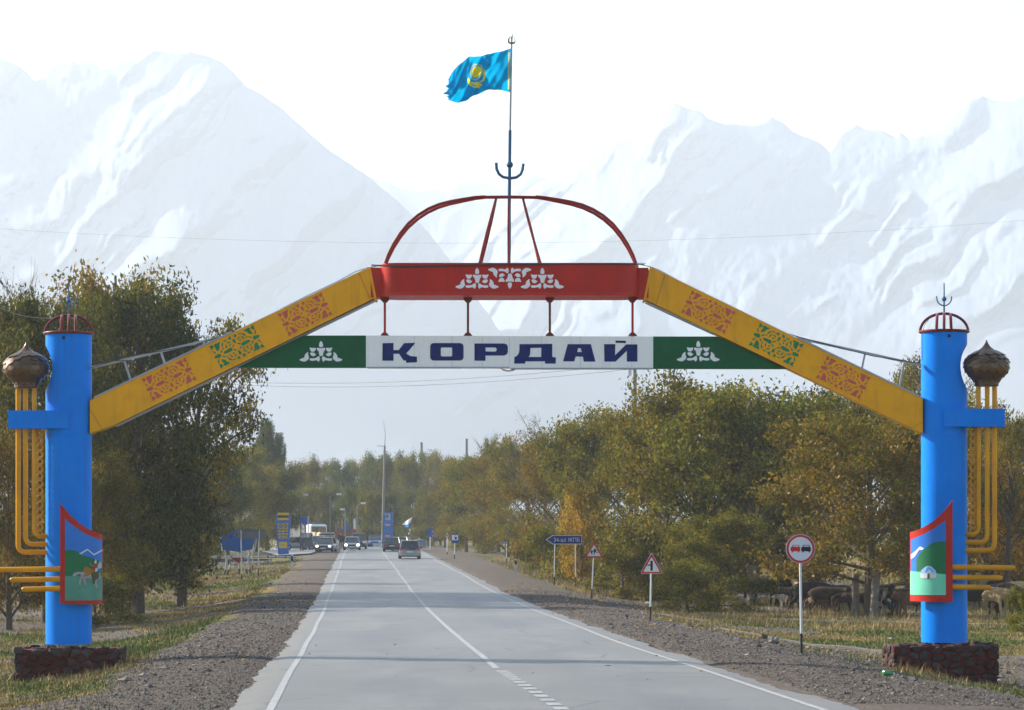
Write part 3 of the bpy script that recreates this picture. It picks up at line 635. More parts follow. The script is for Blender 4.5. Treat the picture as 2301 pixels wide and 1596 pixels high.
# square stencils on the arms
HALF = [[(1190, 352), (1165, 360), (1125, 400), (1130, 440), (1180, 455), (1215, 455), (1205, 420), (1185, 390)],
 [(955, 470), (1010, 455), (1060, 415), (1110, 425), (1110, 480), (1160, 530), (1155, 565), (1110, 560), (1070, 545), (1040, 510), (1000, 500)],
 [(1210, 475), (1240, 475), (1245, 520), (1235, 565), (1210, 560), (1215, 520)],
 [(1170, 655), (1190, 600), (1240, 590), (1300, 580), (1325, 590), (1310, 640), (1260, 665), (1240, 685), (1195, 685)],
 [(1285, 680), (1330, 700), (1365, 740), (1350, 750), (1310, 725), (1280, 700)],
 [(1380, 765), (1400, 810), (1440, 850), (1400, 870), (1345, 865), (1345, 820), (1370, 790)],
 [(1240, 745), (1275, 755), (1290, 800), (1335, 870), (1325, 905), (1270, 920), (1210, 955), (1195, 950), (1215, 880), (1200, 840), (1215, 790)],
 [(828, 578), (850, 550), (900, 535), (905, 558), (860, 568), (838, 584)], [(920, 538), (975, 548), (1018, 590), (1005, 612), (960, 582), (925, 567)],
 [(1015, 618), (1045, 618), (1045, 642), (1015, 642)], [(1065, 610), (1150, 625), (1145, 650), (1070, 638)],
 [(915, 800), (925, 750), (980, 725), (1050, 695), (1115, 690), (1100, 740), (1040, 775), (1005, 800), (960, 825), (925, 820)],
 [(820, 690), (830, 640), (870, 613), (877, 636), (847, 660), (842, 692)], [(903, 608), (952, 623), (984, 680), (960, 682), (935, 645), (903, 636)],
 [(853, 702), (880, 678), (908, 695), (897, 717), (860, 718)],
 [(735, 572), (805, 575), (800, 610), (770, 645), (745, 625)], [(665, 605), (675, 690), (610, 692), (620, 640)],
 [(700, 690), (735, 670), (770, 680), (775, 720), (800, 755), (770, 770), (730, 745)], [(810, 762), (895, 765), (900, 795), (830, 790)],
 [(505, 740), (520, 710), (575, 690), (572, 717), (530, 738)], [(463, 800), (475, 760), (502, 765), (490, 852), (466, 850)],
 [(575, 762), (580, 743), (640, 738), (677, 765), (640, 772)], [(550, 800), (560, 790), (582, 830), (594, 880), (560, 877)], [(625, 815), (645, 798), (674, 800), (665, 827), (640, 842)],
 [(735, 800), (757, 800), (735, 860), (703, 857)], circ(501, 891, 19, 17, 8), [(460, 920), (487, 927), (455, 990), (430, 985)]]
def square_stencil(cu, cv, m, parent, mir=False, scl=1.0):
    c0 = (812, 848); spl = []
    for p in HALF:
        spl.append([(x - c0[0], y - c0[1]) for x, y in p]); spl.append([(-(x - c0[0]), -(y - c0[1])) for x, y in p])
    f = mapflat(-.243, .0035, (cu, cv), scl / 10.12, 0, -1 if mir else 1, 1)
    mb = flat_shape(spl, .004, f, 'stencil')
    if mir: mb.f = [q[::-1] for q in mb.f]
    mb.build('stencil_ornament', m, parent)
square_stencil(535, 781, M['green_st'], armL); square_stencil(383, 854, M['pink_st'], armL); square_stencil(687.5, 708.5, M['pink_st'], armL)
square_stencil(1741.8, 776.7, M['green_st'], armR, True); square_stencil(1590, 703.5, M['pink_st'], armR, True); square_stencil(1892, 850, M['pink_st'], armR, True)

# red drum box
def stadium(x0, x1, hy, n=8, rr=None):
    rr = rr or hy; pts = []
    for cxx, cyy, a0 in ((x1 - rr, -(hy - rr), -90), (x1 - rr, hy - rr, 0), (x0 + rr, hy - rr, 90), (x0 + rr, -(hy - rr), 180)):
        for k in range(n + 1): a = R(a0 + 90 * k / n); pts.append((cxx + rr * math.cos(a), YG + cyy + rr * math.sin(a)))
    return pts
HB = .62
mb = MB().prismz(stadium(gx(857), gx(1434), HB, 8, .42), gzz(663), gzz(598)); drum = mb.build('red_drum', M['red'], gate, True)
MB().prismz(stadium(gx(857), gx(1434), HB + .008, 8, .42), gzz(669.5), gzz(663.2)).build('drum_rim', M['red_rim'], drum, True)
MB().prismz(stadium(gx(858), gx(1433), HB - .03, 8, .40), gzz(598), gzz(596.8)).build('drum_top_edge', M['red'], drum, True)
gbox(834.5, 862, 604, 671, -.26, .26, 'end_box', M['red'], drum, .006); gbox(1430, 1456, 604.5, 672, -.26, .26, 'end_box', M['red'], drum, .006)
# white stencil motifs
MOT = [[(531, 135), (555, 165), (572, 205), (565, 255), (500, 255), (495, 205), (508, 165)],
 [(455, 262), (530, 278), (608, 262), (610, 300), (580, 340), (570, 400), (550, 420), (543, 412), (531, 422), (519, 412), (505, 415), (498, 380), (490, 330), (455, 300)]]
MOTL = [[(315, 258), (380, 272), (443, 262), (430, 310), (405, 338), (350, 338), (335, 300)],
 [(332, 353), (405, 353), (420, 380), (445, 378), (430, 405), (395, 425), (360, 415), (338, 390)],
 [(318, 490), (335, 458), (380, 462), (440, 455), (485, 418), (510, 430), (512, 500), (475, 528), (472, 505), (440, 492), (400, 505), (350, 505)],
 [(300, 338), (295, 400), (318, 448), (290, 490), (240, 522), (180, 515), (125, 487), (180, 460), (230, 445), (228, 410), (255, 370)]]
def motif(cu, cv, flip, y, parent, scl=.1219):
    spl = []
    for p in MOT: spl.append([(a - 531, b_ - 331) for a, b_ in soften(p)])
    for p in MOTL: q = soften(p); spl.append([(a - 531, b_ - 331) for a, b_ in q]); spl.append([(531 - a, b_ - 331) for a, b_ in q])
    mb = flat_shape(spl, .004, mapflat(y, .0035, (cu, cv), scl, 0, 1, -1 if flip else 1), 'motif')
    if flip: mb.f = [q[::-1] for q in mb.f]
    mb.build('white_ornament', M['white_st'], parent)
D0 = lambda zx, zy: ((1330 + zx / 6.219) / 1.3194, (780 + zy / 6.219) / 1.3194)
for zx, fl in ((531, False), (1722, False), (1128, True)):
    cu, cv = D0(zx, 331); motif(cu, cv, fl, -HB - .004, drum)

# dome ribs over the drum
r_ = 3.4 * K
def rib(ptsuv, ys_, rr, name='dome_rib'):
    MB().tube([G(u, v, y) for (u, v), y in zip(ptsuv, ys_)], rr, 8).build(name, M['redpipe'], gate, True)
prof = [(863, 597), (870, 578), (882, 554), (898, 529), (916, 507), (938, 488), (960, 474), (985, 463), (1010, 456), (1040, 450), (1068, 445), (1090, 443)]
for yb, du in ((-.50, 5), (.50, -1)):
    n_ = len(prof); rib([(u + du * (1 - i / n_), v) for i, (u, v) in enumerate(prof)], [yb * (1 - (i / (n_ - 1)) ** 1.6 * .85) for i in range(n_)], r_)
    rib([(2295 - u - du * (1 - i / n_) * (1), v + (1 if i < n_ - 1 else 0)) for i, (u, v) in enumerate(prof)], [yb * (1 - (i / (n_ - 1)) ** 1.6 * .85) for i in range(n_)], r_)
rib([(1084, 443.5), (1146, 443), (1211, 444)], [0, 0, 0], r_ * 1.1, 'dome_ridge'); 
for (ut, ub, dd) in ((1115, 1078, 1.5), (1144, 1144, 2.5), (1175, 1214, 3.0)):
    for sg in (-1, 1):
        pts = []; yy = []
        for k in range(9):
            t = k / 8; pts.append((ut + (ub - ut) * t + sg * dd * math.sin(math.pi * t) * .6, 446 + (597 - 446) * t)); yy.append(sg * .5 * math.sin(t * math.pi / 2) ** .8)
        rib(pts, yy, r_ * .85)

# mast, ball, cup, gilded trident
mast = MB().tube([G(1143.5, 597), G(1144.5, 442), G(1146, 293)], [.036, .036, .034], 10).build('mast', M['steelblue'], gate, True)
MB().tube([G(1146, 294), G(1149.5, 101)], [.024, .020], 10).build('mast_top', M['tin'], mast, True)
MB().sphere(G(1145.5, 370.5), 7.6 * K, 16, 10).build('mast_ball', M['steelblue'], mast, True)
cup = [(1115, 366), (1116, 380), (1121, 391), (1130, 398), (1145, 401), (1160, 399), (1170, 392), (1174, 382), (1176, 368)]
MB().tube([G(u, v) for u, v in cup], .032, 8).build('mast_cup', M['steelblue'], mast, True)
zt = lambda x, y: (985.3 + x / 7.02, 60.6 + y / 7.02)
sp1 = [(1165, 90), (1172, 150), (1166, 240), (1196, 240), (1205, 215), (1200, 185), (1180, 150), (1205, 175), (1215, 215), (1210, 255), (1190, 270), (1165, 270), (1158, 290), (1140, 290), (1138, 270), (1110, 262), (1094, 245), (1094, 205), (1110, 170), (1142, 147), (1122, 185), (1118, 225), (1128, 245), (1145, 240), (1144, 170), (1158, 140)]
flat_shape([[zt(a, b_) for a, b_ in sp1]], .01, lambda x, y, d: G(x, y, d * .012), 't').build('trident', M['trident'], mast)

# hangers and the name board
for u in (864.8, 1051.6, 1235.5, 1421.3):
    h_ = MB().box(gx(u - 2.6), gx(u + 2.6), YG - .03, YG + .03, gzz(757), gzz(668)).build('hanger', M['maroon'] if 1000 < u < 1300 else M['red'], gate)
    MB().prism([(gx(u + a), gzz(b_)) for a, b_ in ((-10, 670), (10, 670), (10, 673), (4, 680), (-4, 680), (-10, 673))], YG - .10, YG + .10).build('gusset', M['maroon'], h_)
    MB().prism([(gx(u + a), gzz(b_)) for a, b_ in ((-10, 755.5), (-7, 751), (-3, 747.5), (3, 747.5), (7, 751), (10, 755.5))], YG - .08, YG + .08).build('gusset', M['maroon'], h_)
yb0, yb1 = -.12, .12
board = gprism([(823, 755.3), (1145, 756.3), (1467, 757.5), (1467, 829), (1145, 828), (823, 826.8)], yb0, yb1, 'name_board', M['panel'])
for (ua, ub, va, vb) in ((823, 1145, 755.4, 826.8), (1146, 1467, 756.5, 829)):
    MB().box(gx(ua + 2), gx(ub - 1), YG - .150, YG + .150, gzz(vb + .8), gzz(vb - 1.4)).build('board_edge', M['tin'], board)
for u in (931, 1016, 1084, 1145, 1217, 1304, 1419): MB().box(gx(u), gx(u + .5), YG - .1225, YG - .119, gzz(827), gzz(757.5)).build('panel_joint', M['tin'], board)
gprism([(523, 826.5), (560, 808), (683, 755), (823, 755), (823, 826.8)], yb0 + .003, yb1 - .003, 'green_board', M['green'])
gprism([(1467, 757.2), (1612, 757.2), (1750, 822), (1766, 829.5), (1467, 829)], yb0 + .003, yb1 - .003, 'green_board', M['green'])
motif(722, 790.5, False, yb0 + .003 - .004, board); motif(1568, 790, False, yb0 + .003 - .004, board)
def rrect(x0, x1, y0, y1, r_, n=4):
    pts = []
    for cx_, cy_, a0 in ((x1 - r_, y0 + r_, -90), (x1 - r_, y1 - r_, 0), (x0 + r_, y1 - r_, 90), (x0 + r_, y0 + r_, 180)):
        for k in range(n + 1): a = R(a0 + 90 * k / n); pts.append((cx_ + r_ * math.cos(a), cy_ + r_ * math.sin(a)))
    return pts
LET = [[[(90, 688), (172, 686), (172, 740), (212, 740), (252, 688), (337, 685), (290, 742), (268, 766), (300, 785), (350, 790), (350, 832), (268, 836), (268, 820), (248, 818), (214, 768), (172, 768), (172, 820), (88, 820)]],
 [rrect(450, 702, 687, 819, 26), rrect(530, 617, 720, 788, 10)],
 [[(785, 690), (1010, 690), (1030, 698), (1037, 715), (1037, 756), (1028, 773), (1010, 781), (868, 781), (868, 820), (785, 820)], [(868, 720), (940, 720), (952, 728), (952, 744), (942, 752), (868, 750)]],
 [[(1125, 695), (1373, 693), (1373, 792), (1400, 795), (1400, 842), (1318, 842), (1318, 825), (1170, 825), (1168, 842), (1085, 842), (1087, 792), (1105, 785), (1120, 765), (1125, 740)], [(1208, 724), (1290, 722), (1290, 792), (1195, 792), (1205, 775)]],
 [[(1490, 695), (1665, 695), (1700, 827), (1612, 827), (1605, 790), (1550, 788), (1540, 825), (1455, 825)], [(1568, 725), (1588, 725), (1597, 755), (1562, 755)]],
 [[(1765, 695), (1850, 695), (1848, 780), (1932, 697), (2017, 697), (2017, 827), (1937, 827), (1937, 745), (1852, 827), (1768, 827)], [(1852, 668), (1930, 670), (1930, 687), (1852, 685)]]]
for sp_ in LET:
    flat_shape([[(833.7 + a * .29645, 568.4 + b_ * .29645) for a, b_ in q] for q in sp_], .004, lambda x, y, d: G(x, y, yb0 - .004 + d * .0035), 'L').build('letter', M['navy'], board)
MB().tube([G(u, v, .06) for u, v in ((1126, 826), (1130, 831), (1142, 834), (1155, 831), (1160, 826))], .02, 6).build('board_lamp', M['sign_white'], board)

# painted picture panels wrapped round the pillars
def mural(cu, mir, name='picture_panel'):
    RP = 79.0
    def cyl(u, v, lift=0.0):
        a = math.asin(max(-.995, min(.995, (u - cu) / RP))); rr = RP * K + lift; return (gx(cu) + rr * math.sin(a), YG + .01 - rr * math.cos(a), gzz(v))
    def sheet(top, bot, lift, th, n=18):
        u0, u1 = top[0][0], top[-1][0]; fu = [math.asin(max(-.995, min(.995, (u - cu) / RP))) for u in (u0, u1)]
        us = [cu + RP * math.sin(fu[0] + (fu[1] - fu[0]) * k / n) for k in range(n + 1)]
        tv = np.interp(us, [p[0] for p in top], [p[1] for p in top]); bv = np.interp(us, [p[0] for p in bot], [p[1] for p in bot]); mb = MB(); vs = []; fs = []
        for u, a, b_ in zip(us, tv, bv): vs += [cyl(u, a, lift), cyl(u, b_, lift), cyl(u, a, lift - th), cyl(u, b_, lift - th)]
        for i in range(n):
            q = 4 * i; fs += [(q, q + 1, q + 5, q + 4), (q + 2, q + 6, q + 7, q + 3), (q, q + 4, q + 6, q + 2), (q + 1, q + 3, q + 7, q + 5)]
        fs += [(0, 2, 3, 1), (4 * n, 4 * n + 1, 4 * n + 3, 4 * n + 2)]; return mb.add(vs, fs)
    def patch(pl, lift, m, parent, nm, org, k):
        mb = flat_shape([[(org[0] + a / k, org[1] + b_ / k) for a, b_ in pl]], .002, lambda x, y, d: Vector(cyl(x, y, lift - d * .002)), nm, [cu - 78 + 3 * i_ for i_ in range(53)]); return mb.build(nm, m, parent, True)
    return cyl, sheet, patch
sky_b = mat('picture_sky_blue', (.02, .17, .62), .4, var=.08); hill = mat('picture_hill_green', (.012, .15, .06), .5, var=.08)
fieldL = mat('picture_field_teal', (.085, .26, .20), .5, var=.12, vscale=3); fieldR = mat('picture_field_aqua', (.16, .60, .42), .45, var=.06)
p_white = mat('picture_white', (.62, .64, .70), .5); p_horse = mat('picture_horse', (.34, .30, .36), .6); p_ochre = mat('picture_ochre', (.33, .15, .02), .6)
p_olive = mat('picture_olive', (.09, .08, .02), .6); p_red = mat('picture_coat_red', (.45, .04, .02), .6); p_blue2 = mat('picture_roof_blue', (.10, .28, .70), .5); p_skin = mat('picture_orange', (.6, .22, .06), .6)
sky_pale = mat('picture_sky_pale', (.32, .56, .80), .4)
cu = 154.5; cyl, sheet, patch = mural(cu, False)
pn = sheet([(147.5, 1132), (158, 1145), (171, 1159.7), (190, 1176.8), (205, 1188.2), (232.3, 1201.5)], [(147.5, 1355), (190, 1356.5), (232.3, 1356.9)], 0, .03).build('picture_panel', M['red'], gate, True)
o1 = [(158.3, 1165.4), (174.5, 1180.6), (201, 1199.6), (231.4, 1213.9)]
sheet(o1, [(158.3, 1242), (231.4, 1262)], .004, .004).build('painted_sky', sky_b, pn, True)
sheet([(158.3, 1236.7), (170, 1235.3), (178, 1236.5), (186, 1239.5), (195, 1249), (202, 1249), (216, 1254.7), (227.7, 1260), (231.4, 1262)], [(158.3, 1294), (231.4, 1295)], .008, .004).build('painted_hill', hill, pn, True)
sheet([(158.3, 1293.6), (231.4, 1294.5)], [(157, 1347.8), (231, 1348)], .010, .006).build('painted_field', fieldL, pn, True)
O, kk = (150 / 1.3194, 1450 / 1.3194), 5.265
patch([(392, 765), (480, 706), (545, 768), (622, 715), (622, 732), (545, 785), (482, 722), (410, 770)], .012, p_white, pn, 'painted_ridge', O, kk)
patch([(318, 1022), (335, 990), (375, 975), (420, 978), (440, 972), (470, 985), (520, 990), (560, 985), (600, 990), (604, 1040), (590, 1070), (575, 1060), (572, 1110), (580, 1160), (565, 1165), (552, 1120), (545, 1060), (500, 1050), (462, 1048), (455, 1070), (470, 1130), (460, 1135), (440, 1080), (432, 1050), (415, 1055), (405, 1125), (390, 1125), (398, 1060), (412, 1030), (405, 1000), (380, 1005), (350, 1026)], .014, p_horse, pn, 'painted_horse', O, kk)
patch([(435, 965), (452, 915), (480, 918), (540, 960), (560, 975), (520, 990), (490, 1020), (440, 1035), (430, 1022), (465, 1000), (445, 985)], .017, p_ochre, pn, 'painted_cape', O, kk)
patch([(520, 985), (560, 975), (588, 985), (592, 1030), (580, 1060), (556, 1070), (548, 1120), (533, 1120), (530, 1060), (515, 1020)], .018, p_olive, pn, 'painted_saddle_cloth', O, kk)
patch([(528, 950), (545, 915), (550, 880), (565, 880), (568, 930), (560, 968)], .018, p_red, pn, 'painted_coat', O, kk)
patch([(505, 870), (515, 895), (545, 905), (540, 915), (510, 900), (500, 880)], .018, p_skin, pn, 'painted_arm', O, kk)
patch([(545, 870), (552, 850), (560, 825), (566, 852), (566, 875), (555, 882)], .019, p_white, pn, 'painted_head', O, kk)
patch([(572, 935), (585, 880), (602, 850), (612, 880), (612, 930), (590, 945)], .017, M['sign_grey'], pn, 'painted_shield', O, kk)
patch([(552, 975), (558, 935), (575, 935), (575, 970)], .0195, p_white, pn, 'painted_leg', O, kk); patch([(576, 975), (582, 948), (600, 935), (602, 960)], .019, sky_b, pn, 'painted_sash', O, kk)
cu = 2121.5; cyl, sheet, patch = mural(cu, True)
Z5 = lambda a, b_: (2008.5 + a / 5.265, 1099 + b_ / 5.265)
P5 = lambda *pl: [Z5(a, b_) for a, b_ in pl]
pn = sheet(P5((183, 510), (240, 490), (330, 438), (430, 370), (540, 260), (590, 195), (632, 140)), P5((183, 1325), (632, 1330)), 0, .03).build('picture_panel', M['red'], gate, True)
sheet(P5((190, 600), (280, 550), (340, 520), (430, 460), (553, 372)), P5((190, 1000), (553, 1010)), .004, .004).build('painted_sky', sky_b, pn, True)
sheet(P5((240, 835), (262, 775), (330, 700), (370, 660), (405, 635), (470, 622), (553, 622)), P5((240, 980), (553, 1006)), .008, .004).build('painted_hill', hill, pn, True)
sheet(P5((188, 970), (450, 993), (553, 1003)), P5((190, 1249), (553, 1247)), .010, .006).build('painted_field', fieldR, pn, True)
O = (2650 / 1.3194, 1450 / 1.3194)
patch([(192, 775), (235, 730), (275, 678), (318, 700), (300, 722), (268, 720), (225, 800), (192, 830)], .009, p_white, pn, 'painted_ridge', O, kk)
patch([(281, 1045), (281, 992), (448, 992), (448, 1040), (430, 1052), (300, 1054)], .016, p_white, pn, 'painted_tent_wall', O, kk)
patch([(281, 990), (290, 960), (330, 918), (360, 905), (400, 918), (440, 958), (448, 990)], .018, sky_pale, pn, 'painted_tent_roof', O, kk)
patch([(352, 1053), (354, 995), (377, 995), (377, 1053)], .020, p_olive, pn, 'painted_tent_door', O, kk)
patch([(330, 978), (352, 922), (362, 912), (375, 922), (415, 970), (405, 978), (366, 936), (342, 980)], .021, p_blue2, pn, 'painted_tent_trim', O, kk)

# cables along the gate
def cable(pts, y=-.3, r_=.008, name='cable'): MB().tube([G(u, v, y) for u, v in pts], r_, 5).build(name, M['wire'], gate, True)
cable([(838, 602), (900, 605), (1000, 603.5), (1145, 600), (1300, 600), (1445, 601)], -.66, .010); cable([(838, 604), (900, 607), (1145, 603), (1300, 599), (1448, 598.5)], -.665, .007)
cable([(565, 730), (640, 690), (700, 660), (760, 632), (800, 610), (826, 602), (850, 598), (862, 596)], .0)
cable([(1434, 596), (1458, 601), (1478, 608), (1520, 630), (1620, 688), (1668, 708), (1740, 742), (1790, 758), (1880, 782), (1960, 802), (2066, 818)], -.2); cable([(205, 821), (300, 800), (380, 788), (440, 777), (500, 757), (560, 733)], -.2)
cable([(2066, 812), (2065, 760), (2070, 735), (2085, 715)], -.45, .006); cable([(205, 829), (260, 812), (330, 812), (370, 820), (440, 785), (500, 765)], -.22, .007)

# ------------------------------------------------------------------ stone plinths
def plinth(u0, u1, v0, label, seed, mir):
    x0, x1 = gx(u0) * 59.3 / 60, gx(u1) * 59.3 / 60; yA, yB = 59.25, 60.95; zt_ = gzz(v0) ; zb_ = -1.25
    pc = (u0 + u1) / 2; rnd = random.Random(seed)
    t = thing('stone_plinth', label, 'plinth', ((x0 + x1) / 2, 60.1, zb_), 'stone plinths under the gate pillars')
    mb = MB().box(x0 + .05, x1 - .05, yA + .05, yB - .05, zb_, zt_ - .02, .04); mb.build('mortar', M['mortar'], t)
    def stone_poly(c0, ax, ay, n, poly, d_):
        k = len(poly); cx_ = sum(p[0] for p in poly) / k; cy_ = sum(p[1] for p in poly) / k; m2 = MB()
        P3 = lambda a, b_, d: tuple(c0 + ax * a + ay * b_ + n * d)
        ins = [(cx_ + (a - cx_) * .78, cy_ + (b_ - cy_) * .78) for a, b_ in poly]; tx_, ty_ = rnd.uniform(-.12, .12), rnd.uniform(-.12, .12)
        vs = [P3(a, b_, -.06) for a, b_ in poly] + [P3(a, b_, d_ * .35) for a, b_ in poly] + [P3(a, b_, d_ * rnd.uniform(.85, 1.1) + (a - cx_) * tx_ + (b_ - cy_) * ty_) for a, b_ in ins] + [P3(cx_, cy_, d_ * 1.08)]
        fs = []
        for i in range(k):
            j = (i + 1) % k; fs += [(i, j, k + j, k + i), (k + i, k + j, 2 * k + j, 2 * k + i), (2 * k + i, 2 * k + j, 3 * k)]
        m2.add(vs, fs).build('stone', rnd.choice([M['stone'], M['stone'], M['stone2'], M['stone3'], M['stone3']]), t, True)
    def stone(c, ax, ay, n, w_, h_, d_):
        k = 8; stone_poly(c, ax, ay, n, [(w_ / 2 * math.cos(2 * math.pi * i / k) * rnd.uniform(.85, 1.1), h_ / 2 * math.sin(2 * math.pi * i / k) * rnd.uniform(.85, 1.1)) for i in range(k)], d_)
    def face(c0, ax, ay, n, Wd, Ht):
        pts = []; tries = 0
        while tries < 900:
            tries += 1; p = (rnd.uniform(.02, Wd - .02), rnd.uniform(.02, Ht - .02)); rmin = .135 if rnd.random() < .4 else .20
            if all((p[0] - q[0]) ** 2 * .7 + (p[1] - q[1]) ** 2 * 1.5 > rmin ** 2 for q in pts): pts.append(p)
        for p in pts:
            poly = [(0, 0), (Wd, 0), (Wd, Ht), (0, Ht)]
            for q in pts:
                if q is p or abs(q[0] - p[0]) > .8: continue
                mx_, my_ = (p[0] + q[0]) / 2, (p[1] + q[1]) / 2; nx_, ny_ = (q[0] - p[0]) * .7, (q[1] - p[1]) * 1.5; out = []
                for i in range(len(poly)):
                    A_, B_ = poly[i], poly[(i + 1) % len(poly)]; da = (A_[0] - mx_) * nx_ + (A_[1] - my_) * ny_; db = (B_[0] - mx_) * nx_ + (B_[1] - my_) * ny_
                    if da <= 0: out.append(A_)
                    if (da < 0) != (db < 0): f_ = da / (da - db); out.append((A_[0] + (B_[0] - A_[0]) * f_, A_[1] + (B_[1] - A_[1]) * f_))
                poly = out
                if len(poly) < 3: break
            if len(poly) < 3: continue
            gap = .014; cx_ = sum(a for a, _ in poly) / len(poly); cy_ = sum(b_ for _, b_ in poly) / len(poly); rm = max(.04, sum(math.hypot(a - cx_, b_ - cy_) for a, b_ in poly) / len(poly)); f_ = 1 - gap / rm * rnd.uniform(.8, 1.5)
            poly = soften([(cx_ + (a - cx_) * f_, cy_ + (b_ - cy_) * f_) for a, b_ in poly], 1)
            stone_poly(c0, ax, ay, n, [(a + rnd.uniform(-.006, .006), b_ + rnd.uniform(-.006, .006)) for a, b_ in poly], rnd.uniform(.02, .055))
    Hh = zt_ - zb_ - .04; X_, Y_, Z_ = Vector((1, 0, 0)), Vector((0, 1, 0)), Vector((0, 0, 1))
    zs = -1.0
    face(Vector((x0, yA + .05, zs)), X_, Z_, -Y_, x1 - x0, zt_ - zs)
    face(Vector((x0 + .05, yB, zs)), -Y_, Z_, -X_, yB - yA, zt_ - zs)
    face(Vector((x1 - .05, yA, zs)), Y_, Z_, X_, yB - yA, zt_ - zs)
    # rough stones along the top edge
    for i in range(26):
        x_ = rnd.uniform(x0 + .08, x1 - .08); y_ = rnd.choice([rnd.uniform(yA + .06, yA + .3), rnd.uniform(yA + .1, yB - .1)])
        stone(Vector((x_, y_, zt_ - .02)), X_, Y_, Z_, rnd.uniform(.14, .3), rnd.uniform(.12, .24), rnd.uniform(.03, .07))
plinth(31, 263, 1456, 'dark red stone plinth under the left pillar, by the horse rider picture', 3, False)
plinth(2005, 2245, 1448, 'dark red stone plinth under the right pillar, sunlit on its left side', 8, True)

# ------------------------------------------------------------------ flag
tp = [(0, 1149.8, 109), (.29, 1106.4, 119), (.49, 1076.5, 127.6), (.65, 1053.7, 134), (.82, 1028, 146), (.91, 1013.8, 158.9), (1, 1000.3, 176)]
bt = [(0, 1147.7, 206), (.40, 1090.7, 203), (.54, 1070.8, 211.6), (.69, 1048, 223), (.83, 1028, 229.4), (1, 1010.9, 231.5)]
nA, nB = 90, 50; ia = lambda T, a, k: float(np.interp(a, [q[0] for q in T], [q[k] for q in T]))
def fwave(a, b_): return (.20 * math.sin(7.5 * a + 2.6 * b_ + .4) + .11 * math.sin(15 * a - 5.5 * b_ + 1) + .05 * math.sin(27 * a + 8 * b_) + .03 * math.sin(46 * a - 17 * b_)) * min(1, a * 2.2) + .05 * math.sin(9 * b_ - 26 * a) * math.exp(-3 * a)
def fpt(a, b_, lift=0):
    ut, vt = ia(tp, a, 1), ia(tp, a, 2); ub, vb = ia(bt, a, 1), ia(bt, a, 2)
    jag = 0
    if a > .86: jag = (a - .86) / .14 * (3.5 * math.sin(b_ * 19) + 3 * math.sin(b_ * 37 + 1) + 5 * math.sin(b_ * 6.3 + .5))
    return G(ut + (ub - ut) * b_ + jag, vt + (vb - vt) * b_ + 1.2 * math.sin(b_ * 23) * (a > .9), fwave(a, b_) + lift)
def fuv(u, v, lift):
    lo, hi = 0.0, 1.0; b_ = .5
    for _ in range(26):
        a = (lo + hi) / 2; vt, vb = ia(tp, a, 2), ia(bt, a, 2); b_ = (v - vt) / (vb - vt); uu = ia(tp, a, 1) + (ia(bt, a, 1) - ia(tp, a, 1)) * b_
        if uu > u: lo = a
        else: hi = a
    return fpt(a, b_, lift)
flag = thing('flag', 'sky blue flag with yellow sun and eagle flying from the mast on the gate', 'flag', tuple(G(1149, 206)))
def cloth(name, col, tr=.5):
    m = bpy.data.materials.new(name); m.use_nodes = True; N = m.node_tree.nodes; L_ = m.node_tree.links; N.remove(N['Principled BSDF'])
    d = N.new('ShaderNodeBsdfDiffuse'); t = N.new('ShaderNodeBsdfTranslucent'); d.inputs[0].default_value = tuple(col) + (1,); t.inputs[0].default_value = tuple(min(1, c * 1.25) for c in col) + (1,)
    nn = N.new('ShaderNodeTexNoise'); nn.inputs['Scale'].default_value = 6; bpn = N.new('ShaderNodeBump'); bpn.inputs['Strength'].default_value = .3; bpn.inputs['Distance'].default_value = .03
    L_.new(nn.outputs[0], bpn.inputs['Height']); L_.new(bpn.outputs[0], d.inputs['Normal'])
    mx = N.new('ShaderNodeMixShader'); mx.inputs[0].default_value = tr; L_.new(d.outputs[0], mx.inputs[1]); L_.new(t.outputs[0], mx.inputs[2]); L_.new(mx.outputs[0], N['Material Output'].inputs[0]); return m
ZF = lambda a, b_: (985.3 + a / 7.02, 60.6 + b_ / 7.02)
yellow_print = []
def fpatch(spl): yellow_print.extend([[ZF(a, b_) for a, b_ in s_] for s_ in spl])
SC = (605, 722)
fpatch([[(SC[0] + 78 * math.cos(a), SC[1] + 88 * math.sin(a)) for a in [2 * math.pi * k / 28 for k in range(28)]]])
rays = []
for k in range(32):
    a = 2 * math.pi * k / 32
    P_ = lambda r1, da: (SC[0] + r1 * .86 * math.cos(a + da), SC[1] + r1 * 1.02 * math.sin(a + da))
    rays.append([P_(99, 0), P_(112, .055), P_(132, 0), P_(112, -.055)])
fpatch(rays)
fpatch([[(470, 780), (485, 800), (500, 850), (560, 870), (620, 885), (675, 905), (690, 925), (660, 935), (600, 935), (560, 905), (500, 875), (520, 905), (560, 920), (540, 935), (490, 905), (462, 855), (455, 820)],
        [(735, 700), (748, 740), (742, 810), (725, 860), (680, 890), (640, 885), (690, 865), (715, 820), (712, 760)], [(540, 958), (570, 935), (630, 942), (662, 940), (640, 962), (590, 966)]])
orn = []
for k in range(17):
    y_ = 395 + k * 34.5; xc_ = 1122 - k * .5
    orn += [[(xc_ - 22, y_ + 15), (xc_ - 8, y_ + 2), (xc_ + 4, y_ + 15), (xc_ - 8, y_ + 28)], [(xc_ + 7, y_ + 15), (xc_ + 16, y_ + 5), (xc_ + 22, y_ + 15), (xc_ + 14, y_ + 25)], [(xc_ - 24, y_ + 30), (xc_ - 4, y_ + 26), (xc_ - 4, y_ + 34), (xc_ - 24, y_ + 37)]]
fpatch(orn)
nA, nB = 330, 210; V = np.empty((nA + 1, nB + 1, 3)); UV = np.empty((nA + 1, nB + 1, 2))
